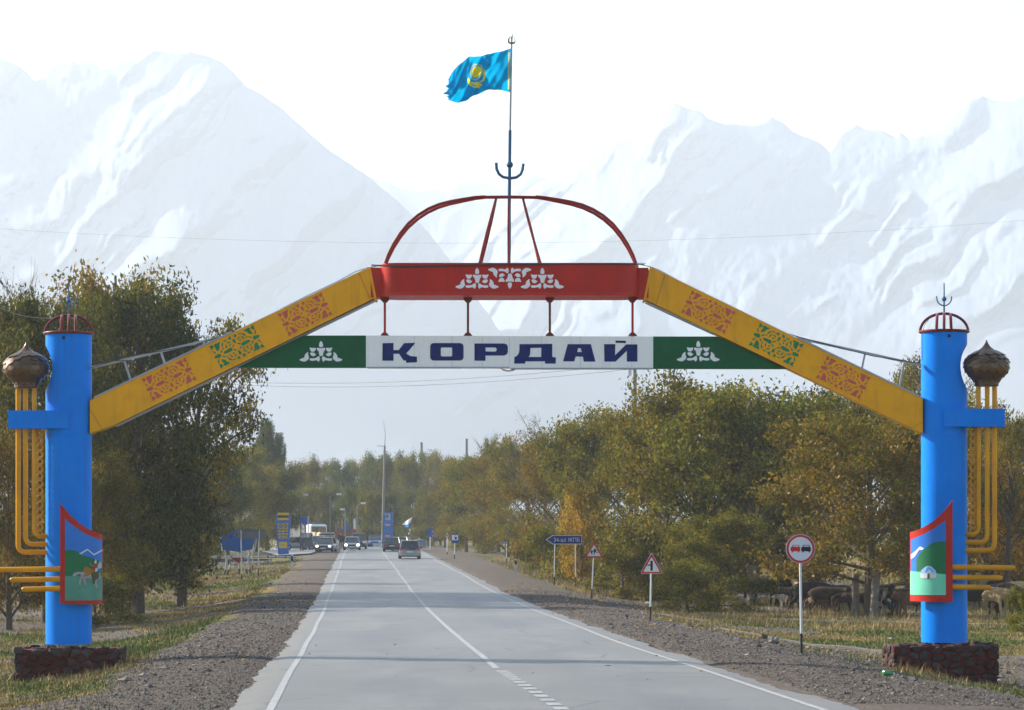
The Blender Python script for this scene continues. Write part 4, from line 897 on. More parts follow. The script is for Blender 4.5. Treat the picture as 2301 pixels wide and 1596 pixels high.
for i in range(nA + 1):
    for j in range(nB + 1):
        p = fpt(i / nA, j / nB); V[i, j] = p; UV[i, j] = (p.x / K + CX, V0 - (p.z - EYE) / K)
uu, vv = UV[..., 0].ravel(), UV[..., 1].ravel(); inside = np.zeros(len(uu), bool)
for poly in yellow_print:
    x_ = np.array([p[0] for p in poly]); y_ = np.array([p[1] for p in poly]); m_ = (uu > x_.min()) & (uu < x_.max()) & (vv > y_.min()) & (vv < y_.max()); c_ = np.zeros(m_.sum(), bool); a_, b_ = uu[m_], vv[m_]
    for i in range(len(poly)):
        j = i - 1; hit = ((y_[i] > b_) != (y_[j] > b_)) & (a_ < (x_[j] - x_[i]) * (b_ - y_[i]) / (y_[j] - y_[i] + 1e-12) + x_[i]); c_ ^= hit
    inside[m_] |= c_
colr = np.where(inside[:, None], np.array([.85, .68, .03]), np.array([.0, .34, .66]))
fm = cloth('flag_cloth', (1, 1, 1), .5); N = fm.node_tree.nodes; an = N.new('ShaderNodeAttribute'); an.attribute_name = 'col'
for n_ in N:
    if n_.type in ('BSDF_DIFFUSE', 'BSDF_TRANSLUCENT'): fm.node_tree.links.new(an.outputs['Color'], n_.inputs[0])
idx = np.arange((nA + 1) * (nB + 1)).reshape(nA + 1, nB + 1); Fq = np.stack([idx[:-1, :-1].ravel(), idx[:-1, 1:].ravel(), idx[1:, 1:].ravel(), idx[1:, :-1].ravel()], 1)
link('cloth', np_mesh('cloth', V.reshape(-1, 3) - np.array(flag.location), Fq, fm, colr, smooth=True), flag)

# ------------------------------------------------------------------ trees
PAL = {'olive': [(.098, .102, .009), (.140, .125, .010), (.175, .138, .011), (.060, .070, .008)],
       'dark': [(.050, .054, .008), (.074, .073, .009), (.108, .090, .011), (.034, .040, .007)],
       'rust': [(.150, .102, .010), (.122, .098, .010), (.180, .112, .011), (.080, .076, .009)],
       'gold': [(.42, .25, .012), (.32, .19, .010), (.22, .15, .010), (.12, .10, .010)],
       'mixed': [(.115, .108, .009), (.165, .122, .010), (.074, .080, .008), (.19, .130, .011)],
       'green': [(.070, .090, .014), (.088, .103, .016), (.050, .070, .012), (.105, .108, .014)]}
def tree_mesh(name, seed, H=10., Rr=4., clear=.10, limbs=26, sub=6, per=70, leaf=.15, pal='olive', bare=0., spread=.55, kind='round', lean=0.0, low=1.0, bark='bark', extra_twigs=False, lift=0.0):
    r = np.random.default_rng(seed); rnd = random.Random(seed); mb = MB(); tips = []; tw = []
    top = Vector((lean * H + rnd.uniform(-.3, .3), rnd.uniform(-.3, .3), H * (.80 if kind == 'round' else .96)))
    nT = 7; tr = [Vector((0, 0, -.3))]
    for i in range(1, nT + 1):
        f = i / nT; tr.append(Vector((top.x * f ** 1.3 + rnd.uniform(-.10, .10) * f, top.y * f + rnd.uniform(-.1, .1) * f, top.z * f)))
    r0 = .034 * H if kind == 'round' else .018 * H
    mb.tube(tr, [r0 * (1 - .84 * (i / nT) ** .8) for i in range(nT + 1)], 8)
    def tpos(f):
        x = f * nT; i = min(int(x), nT - 1); return tr[i].lerp(tr[i + 1], x - i)
    ph = rnd.random() * 9
    def radius(f, az):
        if kind == 'poplar': b_ = Rr * (math.sin(math.pi * min(1, (f * .92 + .08))) ** .6)
        else: b_ = Rr * max(.15, math.sin(math.pi * min(1, max(0, (f * .86 + .14) ** .8))) ** .55 * low)
        return b_ * (.72 + .45 * float(vnoise(np.array(az * 1.1 + ph), np.array(f * 4 + ph))))
    for i in range(limbs):
        f0 = clear + (.92 - clear) * (i + rnd.random()) / limbs; base = tpos(f0 * .95); az = i * 2.399 + rnd.uniform(-.4, .4)
        fc = (f0 - clear) / (1 - clear); rr = radius(fc, az)
        rise = (.25 + .55 * f0) if kind == 'round' else 2.8
        if f0 < .35 and kind == 'round': rise = rnd.uniform(-.12, .3)
        tip = base + Vector((math.cos(az) * rr, math.sin(az) * rr, rr * rise + rnd.uniform(-.2, .4)))
        if tip.z > H: tip.z = H - rnd.random() * .5
        mid = base.lerp(tip, .5) + Vector((0, 0, rr * .10)) + Vector((rnd.uniform(-.2, .2), rnd.uniform(-.2, .2), 0))
        rb = max(.02, r0 * .34 * (1 - f0 * .75))
        mb.tube([base, mid, tip], [rb, rb * .6, rb * .2], 5, False)
        for j in range(sub):
            g = .30 + .70 * (j + rnd.random()) / sub; p0 = base.lerp(mid, g * 2) if g < .5 else mid.lerp(tip, g * 2 - 1)
            a2 = az + rnd.uniform(-1.5, 1.5); l2 = rr * rnd.uniform(.14, .34)
            p1 = p0 + Vector((math.cos(a2) * l2, math.sin(a2) * l2, l2 * rnd.uniform(-.5, .9) * (1 if kind == 'round' else 1.6)))
            mb.tube([p0, p0.lerp(p1, .5) + Vector((0, 0, .05)), p1], [rb * .35, rb * .22, .008], 4, False)
            tips.append((p1, 1.0)); tips.append((p0.lerp(p1, .5), .8))
            if extra_twigs or bare > .3:
                for q in range(5):
                    a3 = a2 + rnd.uniform(-1.2, 1.2); l3 = l2 * rnd.uniform(.5, 1.1); p2 = p1 + Vector((math.cos(a3) * l3, math.sin(a3) * l3, l3 * rnd.uniform(.1, 1.2)))
                    mb.tube([p0.lerp(p1, rnd.uniform(.4, 1)), p2], [.016, .006], 3, False)
        tips.append((tip, .9))
    P = np.array([tuple(t[0]) for t in tips]); n = int(len(P) * per * 1.22 * (1 - bare)); pick = r.integers(0, len(P), n)
    if bare > .3: sel = r.random(len(P)) < (1 - bare) * 1.2; good = np.where(sel)[0]; pick = good[r.integers(0, len(good), n)]
    off = r.normal(0, 1, (n, 3)); off *= (np.abs(off).max(1, keepdims=True) ** -.25)
    sc_ = np.array([spread, spread, spread * .62]) if kind == 'round' else np.array([.26, .26, .62])
    cen = P[pick] + off * sc_ * r.uniform(.5, 1.2, (n, 1)); cen[:, 2] = np.clip(cen[:, 2], .12, H)
    if lift: kp = cen[:, 2] > lift * (.75 + .6 * vnoise(cen[:, 0] * .7, cen[:, 1] * .7)); cen = cen[kp]; pick = pick[kp]; n = len(cen)
    nrm = r.normal(0, 1, (n, 3)); nrm[:, 2] += .5; nrm /= np.linalg.norm(nrm, axis=1, keepdims=True)
    t1 = np.cross(nrm, r.normal(0, 1, (n, 3))); t1 /= np.linalg.norm(t1, axis=1, keepdims=True); t2 = np.cross(nrm, t1)
    s_ = leaf * .74 * r.uniform(.55, 1.35, (n, 1)); V = np.empty((n, 4, 3)); V[:, 0] = cen + t1 * s_; V[:, 1] = cen + t2 * s_ * .48; V[:, 2] = cen - t1 * s_; V[:, 3] = cen - t2 * s_ * .48
    Fq = np.arange(n * 4).reshape(n, 4)
    pa = np.array(PAL[pal]); clump = r.integers(0, len(pa), len(P)); ci = clump[pick]
    swap = r.random(n) < .25; ci = np.where(swap, r.integers(0, len(pa), n), ci)
    c = pa[ci] * r.uniform(.75, 1.6, (n, 1)) * r.uniform(.9, 1.1, (n, 3)); c = np.repeat(c, 4, axis=0)
    crown = np_mesh('crown', V.reshape(-1, 3), Fq, M['leaf'], c)
    tm = mb.mesh('trunk', True); tm.materials.append(M[bark]); lo, hi = np.percentile(cen[:, 0], [2, 98]); return tm, crown, H, float(hi - lo), float(np.percentile(cen[:, 2], 99.7))
VAR = {
 'olive1': tree_mesh('a', 1, 10, 4.4, .06, 30, 7, 60, .14, 'olive'),
 'olive2': tree_mesh('b', 2, 10, 4.8, .08, 28, 7, 58, .14, 'mixed', lean=.05),
 'rust1': tree_mesh('c', 3, 10, 5.0, .05, 30, 8, 62, .13, 'rust'),
 'rustH': tree_mesh('ch', 33, 10, 5.0, .16, 28, 8, 66, .13, 'rust', lift=1.6),
 'oliveH': tree_mesh('ah', 31, 10, 4.6, .18, 28, 7, 62, .14, 'olive', lift=1.7),
 'darkH': tree_mesh('dh', 34, 10, 4.8, .22, 28, 7, 58, .14, 'dark', lift=1.8),
 'dark1': tree_mesh('d', 4, 10, 4.6, .12, 30, 7, 58, .14, 'dark'),
 'tall1': tree_mesh('e', 5, 14, 5.0, .12, 34, 7, 64, .15, 'dark', spread=.62, bark='bark'),
 'tall2': tree_mesh('f', 6, 14, 4.4, .14, 30, 7, 44, .15, 'mixed', spread=.55),
 'gold1': tree_mesh('g', 7, 7, 2.8, .06, 24, 6, 48, .12, 'gold'),
 'green1': tree_mesh('h', 8, 10, 4.0, .10, 26, 6, 48, .15, 'green'),
 'poplar': tree_mesh('p', 9, 16, 1.5, .10, 44, 5, 40, .16, 'green', kind='poplar'),
 'bare': tree_mesh('q', 10, 12, 4.6, .20, 30, 7, 30, .10, 'mixed', bare=.78, extra_twigs=True),
 'bush': tree_mesh('r', 12, 3, 1.9, .02, 18, 6, 46, .09, 'olive', spread=.30),
 'branch': tree_mesh('s', 13, 12, 5.0, .30, 22, 7, 38, .15, 'mixed', spread=.45, lift=4.2, lean=.16)}
_used = set()
def tree(var, u, Y, top, wpx, label, name='tree', cat='tree', group=None, rot=None, dz=0.0):
    """foot at column u and distance Y; `top` is the row of its crown, wpx its width in the photograph"""
    tm, cm, H0, w0, H0 = VAR[var]; p = at(u, Y); h = (EYE - (top - V0) * Y / F) - p.z; k = h / H0; kx = wpx * Y / F / w0
    t = thing(name, label, cat, (p.x, p.y, p.z + dz), group); t.rotation_euler = (0, 0, rot if rot is not None else random.random() * 6.28); t.scale = (kx, kx, k)
    a = link('trunk', tm, t); b_ = link('crown', cm, t); return t
TR = 'roadside trees right of the road'; TL = 'roadside trees left of the road'; TF = 'far trees across the end of the road'
# right, near: the dark wood behind the cattle
tree('oliveH', 1688, 137, 872, 400, 'broad olive tree with leaning limbs behind the T junction warning sign', group=TR, rot=1.0)
tree('olive1', 1580, 140, 846, 330, 'dark green tree just right of the utility pole, under the name board', group=TR, rot=2.2)
tree('rustH', 1955, 121, 918, 430, 'broad rust brown tree between the round no overtaking sign and the right pillar', group=TR, rot=.3)
tree('darkH', 1800, 142, 876, 330, 'dark tree whose crown touches the right green board', group=TR, rot=4.0)
tree('rustH', 1748, 141, 1120, 200, 'small rusty tree left of the round no overtaking sign', group=TR, rot=2.6)
tree('olive2', 1490, 150, 905, 330, 'olive brown tree over the children warning sign', group=TR, rot=5.1)
tree('oliveH', 2040, 152, 880, 300, 'dark green tree hidden behind the right blue pillar', group=TR, rot=3.1)
tree('tall2', 2075, 190, 806, 170, 'tall green tree rising over the right end of the yellow arm', group=TR)
tree('branch', 2262, 138, 912, 200, 'dark branching tree at the right edge behind the golden pipes', group=TR, rot=.8)
tree('gold1', 2215, 142, 1010, 190, 'bright golden tree behind the right golden pipes', group=TR)
tree('gold1', 2305, 145, 1060, 190, 'golden tree cut by the right edge of the picture', group=TR, rot=2)
tree('oliveH', 2150, 160, 905, 260, 'olive tree seen just right of the right pillar', group=TR, rot=1.4)
tree('darkH', 2330, 150, 960, 260, 'olive tree at the far right edge above the cattle', group=TR, rot=.4)
tree('bush', 2303, 100, 1318, 76, 'low leafy bush at the right edge in front of the cattle', 'bush', 'bush')
tree('olive1', 1610, 126, 1150, 210, 'low drooping olive tree right behind the T junction warning sign', group=TR, rot=5.5)
tree('olive2', 1415, 178, 925, 240, 'olive tree left of the utility pole', group=TR, rot=.9)
tree('gold1', 1306, 166, 1085, 90, 'slender golden sapling above the blue direction arrow', group=TR, rot=1.1)
tree('olive1', 1330, 170, 938, 240, 'yellow green tree behind the golden sapling', group=TR, rot=2.9)
tree('rust1', 1260, 190, 985, 210, 'ochre tree above the blue direction arrow tip', group=TR, rot=3.4)
tree('olive2', 1190, 245, 985, 190, 'green and ochre tree above the small blue kilometre board', group=TR, rot=1.7)
tree('rust1', 1140, 262, 1005, 170, 'ochre tree between the fuel sign and the small blue board', group=TR, rot=.2)
tree('olive1', 1088, 280, 1018, 160, 'yellow green tree behind the blue fuel sign', group=TR, rot=4.4)
tree('mixed' if 'mixed' in VAR else 'olive2', 1048, 290, 1036, 130, 'ochre tree behind the far warning triangle', group=TR, rot=2)
tree('bare', 1225, 235, 938, 150, 'bare grey tree rising above the ochre roadside row', group=TR, rot=2)
tree('bare', 1120, 300, 985, 110, 'small bare tree above the far end of the right row', group=TR, rot=5)
tree('green1', 1100, 300, 982, 46, 'small green treetop above the right row', group=TR, rot=5)
tree('bush', 1365, 158, 1255, 44, 'grey green bush behind the blue direction arrow posts', 'bush', 'bush')
tree('olive1', 1560, 160, 885, 260, 'brownish tree behind the utility pole', group=TR, rot=3.8)
tree('bush', 1545, 118, 1262, 150, 'drooping bush right of the T junction warning sign', 'bush', 'bush', rot=1)
tree('bush', 1400, 140, 1225, 150, 'olive bush between the children sign and the T junction sign', 'bush', 'bush', rot=2)
tree('bush', 1225, 205, 1195, 90, 'olive bush behind the white roadside post', 'bush', 'bush', rot=4)
# left
tree('tall1', 310, 122, 640, 340, 'tallest dark elm over the left yellow arm', group=TL, rot=.6)
tree('tall2', 270, 128, 612, 300, 'tall olive elm with loose crown above the left yellow arm', group=TL, rot=2.1)
tree('tall1', 105, 112, 668, 270, 'dark tree behind the left pillar and its bulb', group=TL, rot=3.3)
tree('bare', 95, 135, 620, 250, 'half bare twiggy tree above the left pillar', group=TL, rot=1.0)
tree('tall2', -20, 118, 672, 250, 'brown green tree at the left edge of the picture', group=TL, rot=5.0)
tree('branch', 405, 130, 716, 335, 'dark spreading tree reaching under the left green board', group=TL, rot=.15)
tree('rust1', 190, 108, 1010, 230, 'rusty brown low tree right of the left pillar', group=TL, rot=1.9)
tree('rust1', 20, 104, 940, 220, 'rusty autumn tree behind the left golden pipes', group=TL, rot=.9)
tree('dark1', 290, 124, 960, 320, 'dark low tree in the shade of the tall elms', group=TL, rot=4.4)
tree('olive2', 395, 150, 1000, 130, 'olive tree at the right foot of the tall elms', group=TL, rot=.5)
tree('olive1', 430, 190, 1010, 120, 'grey green tree behind the blue pentagon sign', group=TL, rot=2.5)
tree('olive2', 540, 290, 1000, 130, 'golden green tree left of the poplars', group=TL, rot=1.5)
tree('dark1', 600, 305, 1040, 150, 'dark tree behind the yellow and blue price pylon', group=TL, rot=2.8)
tree('olive1', 510, 280, 1060, 150, 'soft olive tree left of the yellow and blue price pylon', group=TL, rot=3.9)
tree('poplar', 601, 345, 943, 34, 'left and taller of the two slim poplars', 'poplar_tree', group='poplars beyond the left trees')
tree('poplar', 624, 345, 975, 30, 'right and shorter of the two slim poplars', 'poplar_tree', group='poplars beyond the left trees')
tree('poplar', 580, 350, 985, 30, 'low poplar left of the two slim poplars', 'poplar_tree', group='poplars beyond the left trees')
tree('bush', 215, 105, 1285, 170, 'dark undergrowth bush right of the rider picture', 'bush', 'bush')
tree('bush', 405, 165, 1240, 80, 'dark bush left of the grey sign back', 'bush', 'bush')
tree('dark1', 470, 232, 1010, 150, 'soft dark tree filling the gap behind the blue pentagon board', group=TL, rot=1.2)
tree('olive2', 575, 300, 1050, 130, 'hazy olive tree directly left of the yellow and blue price pylon', group=TL, rot=5.2)
# far belt
belt = [(640, 1062, 70), (672, 1040, 80), (716, 1030, 84), (765, 1034, 80), (812, 1030, 86), (850, 1020, 80), (885, 1018, 84), (915, 1024, 70), (960, 1015, 74), (990, 1022, 80), (1030, 1030, 80), (1065, 1050, 80)]
wh = ['leftmost, beside the poplars', 'second from the left', 'above the blue board', 'above the left street lamps', 'above the middle of the road', 'left of the tall mast', 'behind the tall mast', 'right of the tall mast', 'left of the square post', 'above the white flag', 'above the blue road board', 'rightmost, meeting the ochre row']
for i, ((u, tp_, wd), wd_) in enumerate(zip(belt, wh)):
    tree(['green1', 'dark1', 'olive1', 'green1', 'olive2'][i % 5], u, 395 + (i * 37) % 50, tp_, wd, 'hazy green tree of the far belt, ' + wd_, group=TF)
low = [(655, 1105), (700, 1092), (745, 1096), (790, 1098), (835, 1100), (875, 1104), (925, 1100), (965, 1105), (1000, 1098)]
wl = ['by the left price pylon', 'above the blue board and truck', 'above the second street lamp post', 'above the red shelter', 'behind the third lamp post', 'behind the blue price pylon', 'behind the white flag', 'behind the blue road board', 'behind the far triangle']
for i, ((u, tp_), w_) in enumerate(zip(low, wl)):
    tree(['green1', 'olive1', 'dark1'][i % 3], u, 355 + (i * 23) % 30, tp_, 66, 'lower hazy tree of the far belt, ' + w_, group=TF)
# plain trunks showing below the crowns
def stump_trunk(u, v, v1, wpx, label, lean=0, pale=True):
    p = gp(u, v); Y = p.y; k = Y / F; h = (v - v1) * k; w_ = wpx * k / 2
    t = thing('bare_tree', label, 'tree trunk', tuple(p), 'trunks standing among the trees')
    rr = random.Random(int(u)); mb = MB(); pts = [Vector((p.x + lean * k * f + .03 * rr.uniform(-1, 1), p.y, p.z - .15 + (h + .15) * f)) for f in (0, .06, .2, .45, .7, 1)]
    mb.tube(pts, [w_ * 1.35, w_ * 1.15, w_, w_ * .95, w_ * .95, w_ * 1.05], 12); mb.build('trunk', M['bark_pale' if pale else 'bark'], t, True)
stump_trunk(1689, 1360, 1270, 25, 'thick furrowed pale trunk left of the black cow'); stump_trunk(1922, 1385, 1290, 17, 'left of the two pale trunks left of the right pillar')
stump_trunk(1963, 1388, 1280, 19, 'right of the two pale trunks left of the right pillar', 8); stump_trunk(1640, 1345, 1285, 7, 'thin pale trunk left of the thick furrowed trunk'); stump_trunk(1440, 1312, 1280, 14, 'short pale stump left of the T junction sign')
stump_trunk(1765, 1352, 1250, 22, 'dark trunk behind the black cow', 0, False)
stump_trunk(52, 1368, 1290, 26, 'left one of the pale trunks left of the left pillar'); stump_trunk(76, 1366, 1285, 20, 'pale trunk beside the left pillar'); stump_trunk(12, 1352, 1280, 14, 'pale trunk at the left edge')

# ------------------------------------------------------------------ loose stones, grass, fallen leaves
def scatter_pts(n, s0, s1, y0, y1, seed, wfun):
    r = np.random.default_rng(seed); s = r.uniform(s0, s1, n); y = (y0 + (y1 - y0) * r.random(n) ** 1.25); x = s + xroad(y); keep = r.random(n) < wfun(x, y); x, y = x[keep], y[keep]
    vis = np.abs(x * F / y) < 1250; x, y = x[vis], y[vis]; return x, y, r
OC = np.array([(1, 0, 0), (0, 1, 0), (-1, 0, 0), (0, -1, 0), (0, 0, 1), (0, 0, -.6)], float); OF = np.array([(0, 1, 4), (1, 2, 4), (2, 3, 4), (3, 0, 4), (1, 0, 5), (2, 1, 5), (3, 2, 5), (0, 3, 5)])
def stones(n, s0, s1, y0, y1, size, seed, wfun):
    x, y, r = scatter_pts(n, s0, s1, y0, y1, seed, wfun); n = len(x); z = ground_z(x, y)
    sz = .85 * size * np.exp(r.normal(0, .45, n)); jit = 1 + r.uniform(-.35, .35, (n, 6, 3)); a = r.uniform(0, 6.28, n)
    V = OC[None] * jit * sz[:, None, None] * np.array([1.15, .85, .62]); ca, sa = np.cos(a)[:, None], np.sin(a)[:, None]
    X = V[:, :, 0] * ca - V[:, :, 1] * sa; Y_ = V[:, :, 0] * sa + V[:, :, 1] * ca; V = np.stack([X + x[:, None], Y_ + y[:, None], V[:, :, 2] + z[:, None] + sz[:, None] * .18], 2)
    Fa = (OF[None] + (np.arange(n) * 6)[:, None, None]).reshape(-1, 3); base = np.array([(.135, .113, .098), (.095, .080, .070), (.20, .175, .152), (.078, .058, .049)])
    c = base[r.integers(0, 4, n)] * r.uniform(.7, 1.25, (n, 1)); return V.reshape(-1, 3), Fa, np.repeat(c, 6, 0)
def join(parts):
    V = []; Fs = []; Cc = []; o = 0
    for v, f, c in parts: V.append(v); Fs.append(f + o); Cc.append(c); o += len(v)
    return np.concatenate(V), np.concatenate(Fs), np.concatenate(Cc)
gw = lambda x, y: .15 + .85 * g_gravel(x, y)
P1 = join([stones(34000, -9, -4.3, 36, 60, .010, 1, gw), stones(15000, -16, -4.3, 36, 75, .017, 2, gw), stones(1500, -14, -4.9, 37, 100, .032, 3, gw),
           stones(32000, 4.4, 11, 40, 66, .011, 4, gw), stones(16000, 4.4, 15, 40, 85, .018, 5, gw), stones(2200, 5.2, 20, 42, 112, .035, 6, gw), stones(20000, -9, -4.2, 58, 125, .020, 41, gw), stones(20000, 4.2, 11, 62, 135, .020, 42, gw), stones(70, -20, -6, 42, 110, .08, 7, gw), stones(110, 6, 20, 46, 112, .08, 8, gw)])
tag(link('gravel', np_mesh('gravel', *P1[:2], M['attr'], P1[2])), kind='stuff')
def blades(n, s0, s1, y0, y1, h, seed, green, wfun):
    x, y, r = scatter_pts(n, s0, s1, y0, y1, seed, wfun); n = len(x); z = ground_z(x, y) - .01
    clump = fbm(x * 1.1 + 3, y * .7 + 8, 3); hh = .68 * h * np.exp(r.normal(0, .4, n)) * (.45 + 1.3 * clump); a = r.uniform(0, 3.14, n); wd = .011 + .004 * (y / 60)
    dx, dy = np.cos(a) * wd, np.sin(a) * wd; lx, ly = r.normal(0, .35, n) * hh, r.normal(0, .35, n) * hh
    V = np.stack([np.stack([x - dx, y - dy, z], 1), np.stack([x + dx, y + dy, z], 1), np.stack([x + lx, y + ly, z + hh], 1)], 1)
    gcol = np.array([(.085, .120, .018), (.12, .145, .028), (.055, .085, .014)]); scol = np.array([(.26, .19, .075), (.20, .14, .05), (.32, .245, .11)])
    gg = (g_green(x, y) * .8 + .1 > r.random(n)) if green is None else np.full(n, green); c = np.where(gg[:, None], gcol[r.integers(0, 3, n)], scol[r.integers(0, 3, n)]) * r.uniform(.7, 1.3, (n, 1))
    return V.reshape(-1, 3), np.arange(n * 3).reshape(n, 3), np.repeat(c, 3, 0)
ng = lambda x, y: np.clip(1 - g_gravel(x, y), 0, 1)
edgew = lambda x, y: np.clip(1 - np.abs(g_gravel(x, y) - .35) * 2.2, 0, 1) * .9
P2 = join([blades(80000, -13, -5.6, 38, 75, .055, 11, None, ng), blades(110000, -26, -7, 60, 122, .10, 12, None, ng), blades(80000, 6.5, 14, 46, 75, .055, 13, None, ng),
           blades(150000, 7, 30, 62, 118, .085, 14, None, ng), blades(9000, -11, -6.2, 56, 60.5, .16, 15, False, lambda x, y: .6 * (np.abs(y - 58.7) < .8) * (x < -7.9) * (x > -10.7)), blades(12000, 6, 13, 56, 60.5, .15, 16, False, lambda x, y: .7 * (np.abs(y - 58.8) < .6) * (x > 7.9) * (x < 10.4)),
           blades(50000, -30, -7, 128, 240, .16, 17, None, ng), blades(60000, 8, 34, 104, 240, .20, 18, False, ng)])
tag(link('grass', np_mesh('grass', *P2[:2], M['attr'], P2[2])), kind='stuff')
def fallen(n, s0, s1, y0, y1, seed, wfun):
    x, y, r = scatter_pts(n, s0, s1, y0, y1, seed, wfun); n = len(x); z = ground_z(x, y) + .04; s = r.uniform(.03, .07, n); a = r.uniform(0, 6.28, n)
    V = np.stack([np.stack([x + np.cos(a + k) * s, y + np.sin(a + k) * s, z + r.uniform(-.01, .035, n)], 1) for k in (0, 1.3, 3.14, 4.4)], 1)
    c = np.array([(.52, .30, .03), (.42, .22, .03), (.30, .16, .04)])[r.integers(0, 3, n)]; return V.reshape(-1, 3), np.arange(n * 4).reshape(n, 4), np.repeat(c, 4, 0)
fl = lambda x, y: .05 + .95 * np.exp(-((y - (117 - .75 * (x - 8))) / 2.5) ** 2)
P3 = join([fallen(5200, 7, 26, 95, 122, 21, fl), fallen(900, 5, 14, 75, 150, 22, lambda x, y: .5 + 0 * x), fallen(900, -14, -5, 110, 160, 23, lambda x, y: .7 + 0 * x), fallen(250, -5, 5, 45, 150, 24, lambda x, y: .35 + 0 * x)])
tag(link('fallen_leaves', np_mesh('fallen_leaves', *P3[:2], M['attr'], P3[2])), kind='stuff')

# ------------------------------------------------------------------ road signs
def post(mb_parent, u0, v0, u1, v1, vb, rpx, name='post'):
    """white post from its top (u0, v0) to its foot (u1, v1), black below row vb; returns depth"""
def sign_root(name, label, u, v, cat='road sign', group=None): p = gp(u, v); return thing(name, label, cat, tuple(p), group), p.y
def ply(t, Y, pts, y0, y1, name, m): return MB().prism([tuple(W(u, v, Y).xz) for u, v in pts], Y + y0, Y + y1).build(name, m, t)
def bar(t, Y, a, b_, r, name, m, y=0.0, n=10): return MB().tube([W(*a, Y) + Vector((0, y, 0)), W(*b_, Y) + Vector((0, y, 0))], r, n).build(name, m, t, True)
def wpost(t, Y, top, foot, vb, r=.03, mk_='pole_white'):
    f = (vb - top[1]) / (foot[1] - top[1]); mid = (top[0] + (foot[0] - top[0]) * f, vb)
    p_ = bar(t, Y, top, mid, r, 'post', M[mk_]); bar(t, Y, (mid[0], mid[1]), (foot[0], foot[1] + 3), r * 1.01, 'black_post_foot', M['pole_black'])
def tri(c, s, v0, v1): return [(c, v0), (c + s, v1), (c - s, v1)]
def rtri(c, s, v0, v1, r_):
    P_ = [(c, v0), (c + s, v1), (c - s, v1)]; out = []
    for i in range(3):
        p, a, b_ = Vector(P_[i]), Vector(P_[i - 1]), Vector(P_[(i + 1) % 3]); pa = p + (a - p).normalized() * r_; pb = p + (b_ - p).normalized() * r_
        out += [tuple(pa), tuple(pa.lerp(p, .45).lerp(pb.lerp(p, .45), .5)), tuple(pb)] if i else [tuple(pa), tuple(p.lerp((pa + pb) / 2, .45)), tuple(pb)]
    return out
def shape(t, Y, spl, y, name, m, parent=None, th=.002):
    mb = flat_shape(spl, th, lambda a, b_, d: W(a, b_, Y) + Vector((0, y + d * th, 0)), name); return mb.build(name, m, parent or t)
# no overtaking
t, Y = sign_root('no_overtaking_sign', 'round white sign with red rim showing a red car and a black car', 1801, 1473)
wpost(t, Y, (1798.5, 1262), (1801.2, 1473), 1423.6, .028)
Z8 = lambda a, b_: (1591.6 + a / 3.2434, 1136.9 + b_ / 3.2434)
c0 = (1798.3, 1233.4)
pl = ply(t, Y, circ(*c0, 33, n=40), -.05, -.035, 'sign_plate', M['sign_grey'])
shape(t, Y, [circ(*c0, 31.4, n=40), circ(*c0, 26.6, n=40)], -.054, 'red_rim', M['sign_red'], pl); shape(t, Y, [circ(*c0, 26.6, n=40)], -.053, 'white_field', M['sign_white'], pl)
def pcar(x, m, nm):
    b_ = [(x, 308), (x + 4, 300), (x + 10, 298), (x + 14, 285), (x + 60, 285), (x + 65, 298), (x + 70, 308), (x + 70, 328), (x + 64, 331), (x + 64, 339), (x + 54, 339), (x + 54, 331), (x + 18, 331), (x + 18, 339), (x + 8, 339), (x + 8, 331), (x, 328)]
    hole = [(x + 15, 298), (x + 18, 289), (x + 56, 289), (x + 60, 298)]
    shape(t, Y, [[Z8(*q) for q in b_], [Z8(*q) for q in hole]], -.058, nm, m, pl)
pcar(598, M['sign_red'], 'red_car_symbol'); pcar(675, M['sign_black'], 'black_car_symbol')
# T junction
t, Y = sign_root('t_junction_sign', 'white triangle with red rim showing a side road joining from the left', 1461, 1396)
wpost(t, Y, (1463.3, 1285), (1461, 1396), 1363.4, .028)
pl = ply(t, Y, rtri(1464, 26, 1240.5, 1289.5, 5), -.045, -.032, 'sign_plate', M['sign_grey'])
shape(t, Y, [rtri(1464, 24.3, 1243.5, 1288.2, 4), rtri(1464, 18.6, 1252, 1285, 2)], -.049, 'red_rim', M['sign_red'], pl); shape(t, Y, [rtri(1464, 18.6, 1252, 1285, 2)], -.048, 'white_field', M['sign_white'], pl)
shape(t, Y, [[(1461.4, 1260), (1466.6, 1260), (1466.6, 1282.5), (1461.4, 1282.5), (1461.4, 1271.3), (1454.2, 1271.3), (1454.2, 1268.7), (1461.4, 1268.7)]], -.053, 'junction_symbol', M['sign_black'], pl)
# children
t, Y = sign_root('children_warning_sign', 'white triangle with red rim showing two running children', 1329.2, 1345.8)
wpost(t, Y, (1334, 1251), (1329.2, 1345.8), 1323, .028)
pl = ply(t, Y, rtri(1334.8, 20.6, 1216, 1253.6, 3), -.045, -.032, 'sign_plate', M['sign_red'])
shape(t, Y, [rtri(1334.8, 15.4, 1224, 1250, 1.5)], -.048, 'white_field', M['sign_white'], pl)
C8 = lambda a, b_: (1174.8 + a / 5.85, 1136.9 + b_ / 5.85)
kids = [circ(945, 567, 8, 7, 8), circ(903, 588, 8, 7, 8), [(935, 575), (958, 572), (975, 578), (978, 592), (962, 584), (958, 596), (972, 606), (990, 608), (990, 618), (965, 614), (950, 606), (945, 622), (942, 645), (932, 643), (934, 620), (930, 605), (936, 590), (925, 596), (922, 588)],
        [(895, 598), (916, 592), (928, 602), (920, 608), (914, 606), (912, 616), (916, 628), (908, 643), (899, 640), (904, 628), (896, 616), (888, 612), (884, 600)]]
shape(t, Y, [[C8(*q) for q in k_] for k_ in kids], -.053, 'running_children', M['sign_black'], pl)
